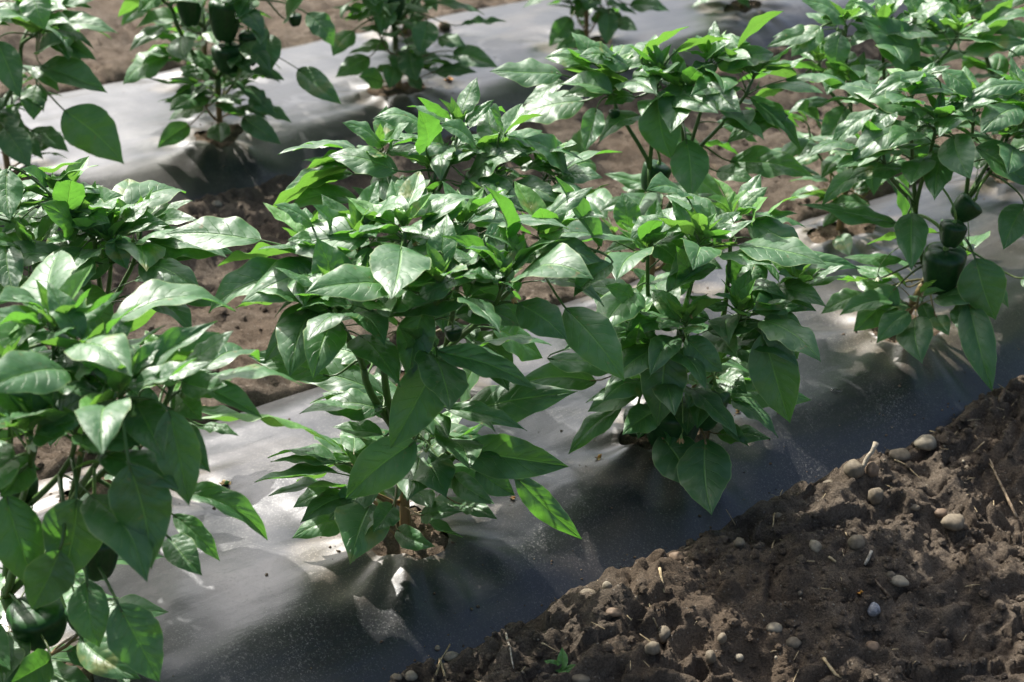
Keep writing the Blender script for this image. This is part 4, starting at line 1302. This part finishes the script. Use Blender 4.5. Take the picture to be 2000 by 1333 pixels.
STONES = [  # px, py (where it rests), half width px, height ratio, elongation angle, angular, material, label
    (1666, 930, 20, .85, 1.0, 0, 0, M_STONE_G, 'round grey-brown stone leaning at the foot of the pale broken stick'),
    (1702, 922, 14, 1.0, 1.2, 1.2, 0, M_STONE_B, 'brown stone right of the pale broken stick'),
    (1756, 893, 19, .62, 1.3, .1, .3, M_STONE_G, 'flat oval stone between the broken stick and the knobbly yellowish stone'),
    (1807, 876, 21, .72, 1.2, .2, .6, M_STONE_W, 'knobbly yellowish stone on the lip of the near bed'),
    (1710, 975, 17, 1.1, 1.1, 1.3, .8, M_STONE_G, 'wedge-shaped stone standing below the round stone pair'),
    (1323, 1094, 16, .8, 1.1, 0, .3, M_STONE_B, 'rounded tan stone resting on the plastic edge below the hanging leaf'),
    (1147, 1168, 19, .6, 1.3, 0, .1, M_STONE_G, 'wet-looking round stone on the soil lip above the small oval one'),
    (1197, 1200, 14, .65, 1.4, -.3, 0, M_STONE_B, 'small amber oval stone just below the wet-looking one'),
    (1186, 1150, 10, 1.2, 1.1, 1.4, .1, M_STONE_W, 'narrow pale stone standing against the plastic edge'),
    (1297, 1244, 14, 1.0, 1.6, 1.0, 0, M_STONE_G, 'smooth grey-green stone standing upright beside its darker neighbour'),
    (1274, 1270, 15, .8, 1.3, .7, 0, M_STONE_G, 'dark oval stone half buried below the upright grey-green one'),
    (1512, 1230, 15, .7, 1.3, -.4, 0, M_STONE_W, 'pale egg-like stone lying in loose crumbs at the furrow middle'),
    (1549, 1260, 15, .75, 1.3, .5, .4, M_STONE_G, 'dull brown-grey stone just right of the pale egg-like one'),
    (1755, 1138, 16, .6, 1.4, -.2, .1, M_STONE_W, 'flat yellowish bean-shaped stone among dark clods'),
    (1706, 1195, 14, .95, 1.2, .9, .8, M_STONE_BL, 'bluish white angular stone'),
    (1703, 1279, 12, .8, 1.2, -.6, 0, M_STONE_B, 'small smooth reddish stone near the bottom'),
    (776, 1325, 9, .7, 1.3, 0, 0, M_STONE_G, 'tiny oval stone on the plastic at the bottom edge'),
    (803, 1324, 13, .8, 1.1, 0, .5, M_STONE_W, 'angular pale stone at the bottom edge beside the tiny oval one'),
    (1133, 1330, 17, .6, 1.4, -.3, 0, M_STONE_G, 'smooth grey stone by the green seedling'),
    (1120, 1290, 11, .95, 1.1, 1, 0, M_STONE_G, 'round brown-grey stone just above the green seedling'),
    (1860, 1040, 22, .75, 1.2, .4, .9, M_STONE_G, 'large blocky grey stone right of the reddish lump in the dark furrow'),
    (1834, 1022, 13, .8, 1.1, 0, .4, M_STONE_B, 'reddish brown stone touching the large blocky grey one'),
    (1784, 1002, 9, .7, 1.4, -.4, 0, M_STONE_G, 'small grey oval stone upslope of the reddish brown one'),
    (1411, 1055, 10, .7, 1.4, 0, 0, M_STONE_B, 'flat brown pebble set in the soil crust below the bed edge'),
    (1443, 1068, 11, .85, 1.1, 0, 0, M_STONE_G, 'round dull pebble right of the flat brown one'),
    (1520, 1013, 9, 1.0, 1.1, 0, 0, M_STONE_G, 'small round pebble near the top of the soil lip'),
    (1592, 1068, 12, .9, 1.3, -1.0, 0, M_STONE_W, 'light grey oval pebble standing by itself right of the pebble pair'),
    (1672, 1065, 17, .9, 1.0, 0, .5, M_STONE_G, 'big rounded dirt-coated stone half sunk in the slope'),
    (1643, 1082, 9, 1.0, 1.2, -.7, 0, M_STONE_B, 'small tan stone left of the dirt-coated big one'),
    (1618, 948, 11, .7, 1.2, 0, .2, M_STONE_G, 'small greenish stone on the edge left of the round stone'),
    (1410, 1251, 10, 1.2, 1.2, 1, .4, M_STONE_G, 'upright grey stone chip between the stone pair and the pale egg-like one'),
    (1443, 1287, 9, .9, 1.0, 0, 0, M_STONE_W, 'small round pale pebble at the bottom, below the chip'),
    (1387, 1295, 12, 1.4, 1.2, 1.5, .7, M_STONE_G, 'dark upright block of stone at the bottom centre right'),
    (880, 1285, 15, .6, 1.3, .3, .7, M_STONE_W, 'pale flaky stone beside the crossed straws'),
    (855, 1268, 6, .9, 1.0, 0, .6, M_STONE_W, 'tiny white block at the plastic edge by the crossed straws'),
    (398, 712, 24, .75, 1.2, .3, .8, M_STONE_B, 'brown rock on the middle furrow behind the plastic edge'),
    (408, 724, 16, .5, 1.4, 0, .3, M_STONE_G, 'flat stone in front of the brown rock in the middle furrow'),
    (424, 403, 10, .8, 1.2, 0, .3, M_STONE_W, 'pale stone in the middle furrow near the far bed edge'),
    (868, 55, 11, .9, 1.1, 0, .1, M_STONE_B, 'reddish brown stone behind the dense plant on the far bed'),
    (202, 985, 13, .5, 1.5, 0, .1, M_STONE_W, 'smooth pale pebble in the soil hole behind the near left plant'),
]
for i, (px, py, hwp, hr, el, ea, ang, mat, lab) in enumerate(STONES):
    P_ = hit(px, py)
    sc_ = hwp / FPX * (CAMV - P_).length
    me = stone_mesh(900 + i, ang, sc_ * (el ** .5), sc_ / (el ** .5) * 1.0, sc_ * hr * .95, mat)
    o = link('stone', me)
    o.location = P_ + Vector((0, 0, sc_ * hr * .38))
    o.rotation_euler = (random.Random(i).uniform(-.2, .2), random.Random(i + 7).uniform(-.2, .2) - (ea if abs(ea) > .9 else 0) * .25, ea)
    tag(o, lab, 'stone', 'stones lying along the furrows')


# ------------------------------------------------------------------ sticks and straws
def stick(name, pts, r0, r1, mat, lab, cat, lift=.004, sides=8, knob=0.0):
    P_ = []
    for q in pts:
        h = hit(q[0], q[1])
        h.z += (q[2] if len(q) > 2 else lift)
        P_.append(h)
    out = []
    for i in range(len(P_) - 1):
        for t in (0, .33, .66):
            out.append(P_[i].lerp(P_[i + 1], t))
    out.append(P_[-1])
    rr = random.Random(len(lab))
    out = [q + Vector((rr.uniform(-1, 1), rr.uniform(-1, 1), rr.uniform(-.5, .5))) * r0 * .35 for q in out]
    g = Geo(); n = len(out)
    g.tube([q - P_[0] for q in out], [(r0 + (r1 - r0) * i / (n - 1)) * (1 + rr.uniform(-knob, knob)) for i in range(n)], sides)
    o = link(name, g.mesh(name, [mat])); o.location = P_[0]
    tag(o, lab, cat)
    return o


def ray_stick(name, a, b, base_px, z_up, r0, r1, mat, lab, cat, knob=.2):
    """a stick standing out of the soil: foot pixel and top pixel"""
    F_ = hit(*a)
    T_ = at_depth(b[0], b[1], F_.y + z_up)
    n = 7; rr = random.Random(len(lab) * 3)
    pts = [F_.lerp(T_, i / (n - 1)) - F_ for i in range(n)]
    pts = [q + Vector((rr.uniform(-1, 1), rr.uniform(-1, 1), 0)) * r0 * .3 for q in pts]
    g = Geo(); g.tube(pts, [(r0 + (r1 - r0) * i / (n - 1)) * (1 + rr.uniform(-knob, knob)) for i in range(n)], 9)
    o = link(name, g.mesh(name, [mat])); o.location = F_
    tag(o, lab, cat)


ray_stick('broken_stick', (1683, 915), (1712, 866), None, .02, .0036, .0042, M_TWIGPALE, 'pale broken stick leaning on the plastic between the two round stones', 'stick')
ray_stick('dry_stalk', (1952, 788), (1961, 760), None, .01, .0040, .0022, M_TWIG, 'reddish brown stub standing at the plastic edge under the long drooping leaf', 'stick')
ray_stick('dry_stalk', (1437, 1020), (1418, 995), None, .0, .0008, .0005, M_STRAW, 'thin pale straw poking from the soil toward the hanging leaf tip', 'straw')
ray_stick('twig', (1098, 1182), (1083, 1168), None, .0, .0013, .0008, M_TWIG, 'tiny dark twig at the plastic edge left of the wet-looking stone', 'twig')
straws = [
    ('straw', [(1746, 900), (1768, 910), (1800, 940)], .0016, .0008, M_STRAW, 'pale split straw lying below the flat oval stone'),
    ('dry_stalk', [(1905, 845), (1933, 900), (1945, 930), (1985, 1020)], .0012, .0026, M_TWIG, 'long dark dry stalk sloping down at the right edge'),
    ('straw', [(1900, 885), (1922, 868)], .0012, .001, M_STRAW, 'short curved straw at the upper end of the long dark stalk'),
    ('straw', [(845, 1333), (862, 1290), (880, 1262)], .0022, .0014, M_STRAW, 'long pale straw slanting up at the bottom edge'),
    ('straw', [(858, 1290), (872, 1333)], .0018, .0014, M_STRAW, 'shorter straw crossing under the long pale one'),
    ('straw', [(988, 1240), (996, 1270), (1004, 1308)], .0018, .001, M_TWIGPALE, 'weathered grey straw pressed flat into the crust'),
    ('straw', [(1058, 1258), (1090, 1276)], .0014, .0008, M_STRAW, 'short straw up-left of the green seedling'),
    ('straw', [(1288, 1112), (1298, 1160)], .0020, .0014, M_STRAW, 'upright flattened straw in the crust below the tan edge stone'),
    ('straw', [(1268, 1182), (1276, 1205), (1285, 1228)], .0014, .0010, M_STRAW, 'thin straw ending at the upright grey-green stone'),
    ('straw', [(1512, 1005), (1509, 1030)], .0014, .0010, M_STRAW, 'short straw beside the small round pebble on the lip'),
    ('straw', [(1702, 1078), (1688, 1106)], .0026, .0020, M_TWIGPALE, 'stubby pale straw piece below the dirt-coated stone'),
    ('straw', [(1618, 1090), (1632, 1100)], .0022, .0018, M_STRAW, 'tiny straw chip left of the stubby piece'),
    ('straw', [(1960, 815), (1970, 800), (1985, 795)], .0010, .0008, M_STRAW, 'fine crooked straw near the right edge below the stub'),
    ('straw', [(1700, 1125), (1720, 1150), (1738, 1170)], .0016, .0022, M_TWIG, 'grey-brown stalk between the bean-shaped and the bluish stone'),
    ('straw', [(1608, 1288), (1632, 1320), (1655, 1333)], .0022, .0016, M_STRAW, 'pale straw at the bottom edge left of the small reddish stone'),
    ('straw', [(1505, 1080), (1512, 1062)], .0014, .0010, M_STRAW, 'small leaning straw in front of the crumbly slope'),
]
for nme, pts, r0, r1, mat, lab in straws:
    stick(nme, pts, r0, r1, mat, lab, 'straw', lift=.002, sides=6, knob=.2)

# small gravel, crumbs and straw fragments nobody could count

def scatter_joined(name, count, region, rmin, rmax, mat, label, colors=None, clod=False, seed=1):
    r = random.Random(seed)
    pts = []
    while len(pts) < count:
        pts.append((r.uniform(*region[0]), r.uniform(*region[1])))
    ua = np.array([q[0] for q in pts]); wa = np.array([q[1] for q in pts])
    keep = fbm(ua * 3.2, wa * 4.4, 55, 3) > r.uniform(-.6, -.2)
    ua, wa = ua[keep], wa[keep]
    zs = soil_height(ua, wa)
    V = []; F3 = []
    for u, w, z in zip(ua, wa, zs):
        x, y = uw(u, w)
        s = rmin * (rmax / rmin) ** (r.random() ** 2.6)
        k = 7; base = len(V)
        ph = r.uniform(0, 6.28)
        ex = r.uniform(.75, 1.3)
        def ring(rad, zz):
            for j in range(k):
                t = ph + 2 * math.pi * j / k
                q = rad * (1 + r.uniform(-.2, .2)) * s
                V.append((x + q * math.cos(t) * ex, y + q * math.sin(t) / ex, z + zz * s + r.uniform(-.1, .1) * s))
        V.append((x, y, z + .95 * s)); ring(.62, .75); ring(1.0, .25); ring(.8, -.4)
        for j in range(k):
            j2 = (j + 1) % k
            F3.append((base, base + 1 + j, base + 1 + j2))
            for rw in range(2):
                a = base + 1 + rw * k
                F3.append((a + j, a + k + j, a + k + j2)); F3.append((a + j, a + k + j2, a + j2))
    me = mesh_np(name, V, F3, mat, smooth=not clod)
    o = link(name, me)
    tag(o, label, kind='stuff')


scatter_joined('soil_crumbs', 6500, ((0.6, 2.3), (-1.36, -0.72)), .0016, .009, M_SOIL, 'loose crumbs and clods of soil scattered over the near furrow', clod=True, seed=5)
scatter_joined('soil_crumbs', 3200, ((0.6, 3.6), (-3.0, -2.05)), .002, .010, M_SOIL, 'loose crumbs of soil scattered over the middle furrow', clod=True, seed=6)
scatter_joined('gravel', 150, ((0.6, 2.3), (-1.34, -0.72)), .0022, .0070, M_STONE_G, 'small grey gravel mixed into the near furrow soil', seed=7)
scatter_joined('gravel', 120, ((0.6, 3.4), (-3.0, -2.05)), .0028, .009, M_STONE_B, 'small gravel mixed into the middle furrow soil', seed=8)
scatter_joined('gravel', 130, ((0.6, 2.3), (-1.34, -0.72)), .0014, .0034, M_STONE_W, 'pale grit sprinkled over the near furrow soil', seed=9)


def film_crumbs(name, count, bed, half, sdd, urange, mat, label, seed):
    r = random.Random(seed); V = []; F3 = []
    for _ in range(count):
        if r.random() < .55:
            hu, hw = r.choice([h for h in HOLES if abs(h[1] - bed) < .6])
            a = r.uniform(0, 6.28); q = .075 + abs(r.gauss(0, .045))
            u, w = hu + q * math.cos(a), hw + q * math.sin(a) * .8
        else:
            u = r.uniform(*urange); w = bed + (half + .03 - abs(r.gauss(0, .035)) if r.random() < .6 else r.uniform(-half, half))
        z = float(bed_height(np.array([u]), np.array([w]), bed, half, sdd)[0])
        x, y = uw(u, w); s = .0009 * (3.2 ** (r.random() ** 2.2)); k = 6; base = len(V); ph = r.uniform(0, 6.28)
        V.append((x, y, z + .9 * s))
        for rad, zz in ((.65, .7), (1.0, .1)):
            for j in range(k):
                t = ph + 2 * math.pi * j / k; q = rad * (1 + r.uniform(-.25, .25)) * s
                V.append((x + q * math.cos(t), y + q * math.sin(t), z + zz * s))
        for j in range(k):
            j2 = (j + 1) % k; a = base + 1
            F3 += [(base, a + j, a + j2), (a + j, a + k + j, a + k + j2), (a + j, a + k + j2, a + j2)]
    tag(link(name, mesh_np(name, V, F3, mat, smooth=False)), label, kind='stuff')


film_crumbs('soil_crumbs', 520, BED_A, HALF_A, seedA, (0.5, 2.6), M_HOLESOIL, 'dry soil crumbs sprinkled on the black film of the near bed', 3)
film_crumbs('soil_crumbs', 260, BED_B, HALF_B, seedB, (1.0, 3.6), M_HOLESOIL, 'dry soil crumbs sprinkled on the black film of the far bed', 4)


def straw_bits(name, count, region, seed, label):
    r = random.Random(seed); g = Geo()
    us_ = np.array([r.uniform(*region[0]) for _ in range(count)]); ws_ = np.array([r.uniform(*region[1]) for _ in range(count)])
    zs = soil_height(us_, ws_)
    for u, w, z in zip(us_, ws_, zs):
        x, y = uw(u, w); L = r.uniform(.006, .028); a = r.uniform(0, 6.28); rad = r.uniform(.0004, .0011)
        d = Vector((math.cos(a), math.sin(a), r.uniform(-.15, .35))) * L
        c = Vector((x, y, z + .002))
        g.tube([c - d * .5, c + Vector((0, 0, r.uniform(-.001, .002))), c + d * .5], [rad, rad, rad * .7], 4)
    o = link(name, g.mesh(name, [M_STRAW], smooth=False)); tag(o, label, kind='stuff')


straw_bits('straw_litter', 260, ((0.6, 2.3), (-1.34, -0.72)), 4, 'broken straw and root fibres littering the near furrow')
straw_bits('straw_litter', 90, ((0.6, 3.4), (-3.0, -2.05)), 5, 'broken straw littering the middle furrow')

# ------------------------------------------------------------------ seedlings and small scraps
def seedling(px, py, spec, label, size):
    P_ = hit(px, py)
    o = bpy.data.objects.new('weed_seedling', None); o.empty_display_size = .02; o.location = P_; col.objects.link(o)
    tag(o, label, 'weed')
    g = Geo(); g.tube([Vector((0, 0, -.005)), Vector((0, 0, .008)), Vector((.001, 0, .014))], [.0013, .0011, .0009], 6)
    link('stem', g.mesh('stem', [M_STALK]), o)
    rr = random.Random(int(px))
    for az_, pitch, L in spec:
        d = Vector((math.cos(az_) * math.cos(pitch), math.sin(az_) * math.cos(pitch), math.sin(pitch)))
        link('leaf', HERO_ME[rr.randrange(0, 12)][2], o, basis(d, Vector((0, -.4, 1)), L * size, Vector((0, 0, .012)), 1.0))


seedling(1096, 1316, [(1.5, .9, .030), (2.9, .5, .026), (.1, .4, .022), (-1.4, .3, .020)], 'tiny bright green seedling with four leaves on the near furrow', 1.0)
seedling(1122, 322, [(1.6, 1.3, .06), (1.1, 1.1, .07), (2.3, 1.0, .05), (.2, .6, .04), (3.0, .6, .04)], 'small bright green weed tuft on the middle furrow behind the centre plants', 1.1)
seedling(1395, 470, [(1.2, .9, .05), (2.4, .8, .04), (.3, .5, .04)], 'pale green weed sprouting on the middle furrow behind the shaded plant', 1.0)

# water drop on the film
Pd = hit(1632, 763)
n = 16; V = [(0, 0, .0028)]; F = []
for i in range(1, 5):
    for j in range(n):
        t = 2 * math.pi * j / n; q = i / 4
        V.append((.0095 * q * math.cos(t) * (1 + .1 * math.cos(t * 2)), .0095 * q * math.sin(t) * .8, .0028 * math.sqrt(max(0, 1 - q * q)) - .0003))
for j in range(n):
    F.append((0, 1 + j, 1 + (j + 1) % n))
for i in range(3):
    for j in range(n):
        a = 1 + i * n
        F.append((a + j, a + n + j, a + n + (j + 1) % n, a + (j + 1) % n))
me = bpy.data.meshes.new('water_drop'); me.from_pydata(V, [], F); me.polygons.foreach_set("use_smooth", [True] * len(F)); me.materials.append(M_WATER); me.update()
o = link('water_drop', me); o.location = Pd + Vector((0, 0, .0006)); tag(o, 'clear water drop lying on the black film between the two right hand plants', 'water drop')

for px, py, s, dry, lab in [
    (440, 948, 15, 1, 'fallen brown and yellow flower on the grey film left of the centre plant'),
    (1168, 896, 11, 1, 'small dried orange flower on the shaded film left of the hidden peppers'),
    (1003, 975, 8, 1, 'tiny fallen bud on the film right of the centre plant stem'),
    (876, 157, 11, 1, 'orange dried leaf scrap on the far bed right of the dense plant'),
    (1750, 462, 16, 1, 'yellow dried leaf scrap at the foot of the tall plant at right'),
    (1680, 1160, 10, 1, 'orange dried flower on the near furrow left of the bean-shaped stone'),
    (945, 930, 10, 1, 'dried flower scrap lying close to the centre plant stem'),
    (1442, 805, 10, 1, 'brown flower scrap lying on the film right of the hidden peppers'),
]:
    P_ = hit(px, py); sc_ = s / FPX * (CAMV - P_).length
    g = Geo(); rr = random.Random(px)
    for k in range(4):
        a = rr.uniform(0, 6.28); e = rr.uniform(-.1, .9)
        d = Vector((math.cos(a) * math.cos(e), math.sin(a) * math.cos(e), abs(math.sin(e)))) * sc_
        sd_ = Vector((-math.sin(a), math.cos(a), .2)) * sc_ * .45
        b = len(g.v)
        g.v += [Vector((0, 0, sc_ * .15)), d * .5 + sd_, d, d * .5 - sd_, Vector((0, 0, sc_ * .02)), d * .5 + sd_ * .9 - Vector((0, 0, .001)), d * .97, d * .5 - sd_ * .9 - Vector((0, 0, .001))]
        g.f += [(b, b + 1, b + 2, b + 3), (b + 7, b + 6, b + 5, b + 4)]; g.mi += [0, 0]
    g.tube([Vector((0, 0, sc_ * .15)), Vector((sc_ * .25, 0, sc_ * .35)), Vector((sc_ * .5, .1 * sc_, sc_ * .3))], [sc_ * .22, sc_ * .3, sc_ * .12], 7, mi=1)
    o = link('flower_scrap', g.mesh('flower_scrap', [M_ORANGE if px in (876, 1680, 1750) else M_DRYPETAL, M_STALK if px == 440 else M_ORANGE])); o.location = P_ + Vector((0, 0, .001))
    tag(o, lab, 'flower scrap')

print('objects', len(bpy.data.objects), 'tris', sum(len(m.loops) - 2 * len(m.polygons) for m in bpy.data.meshes))
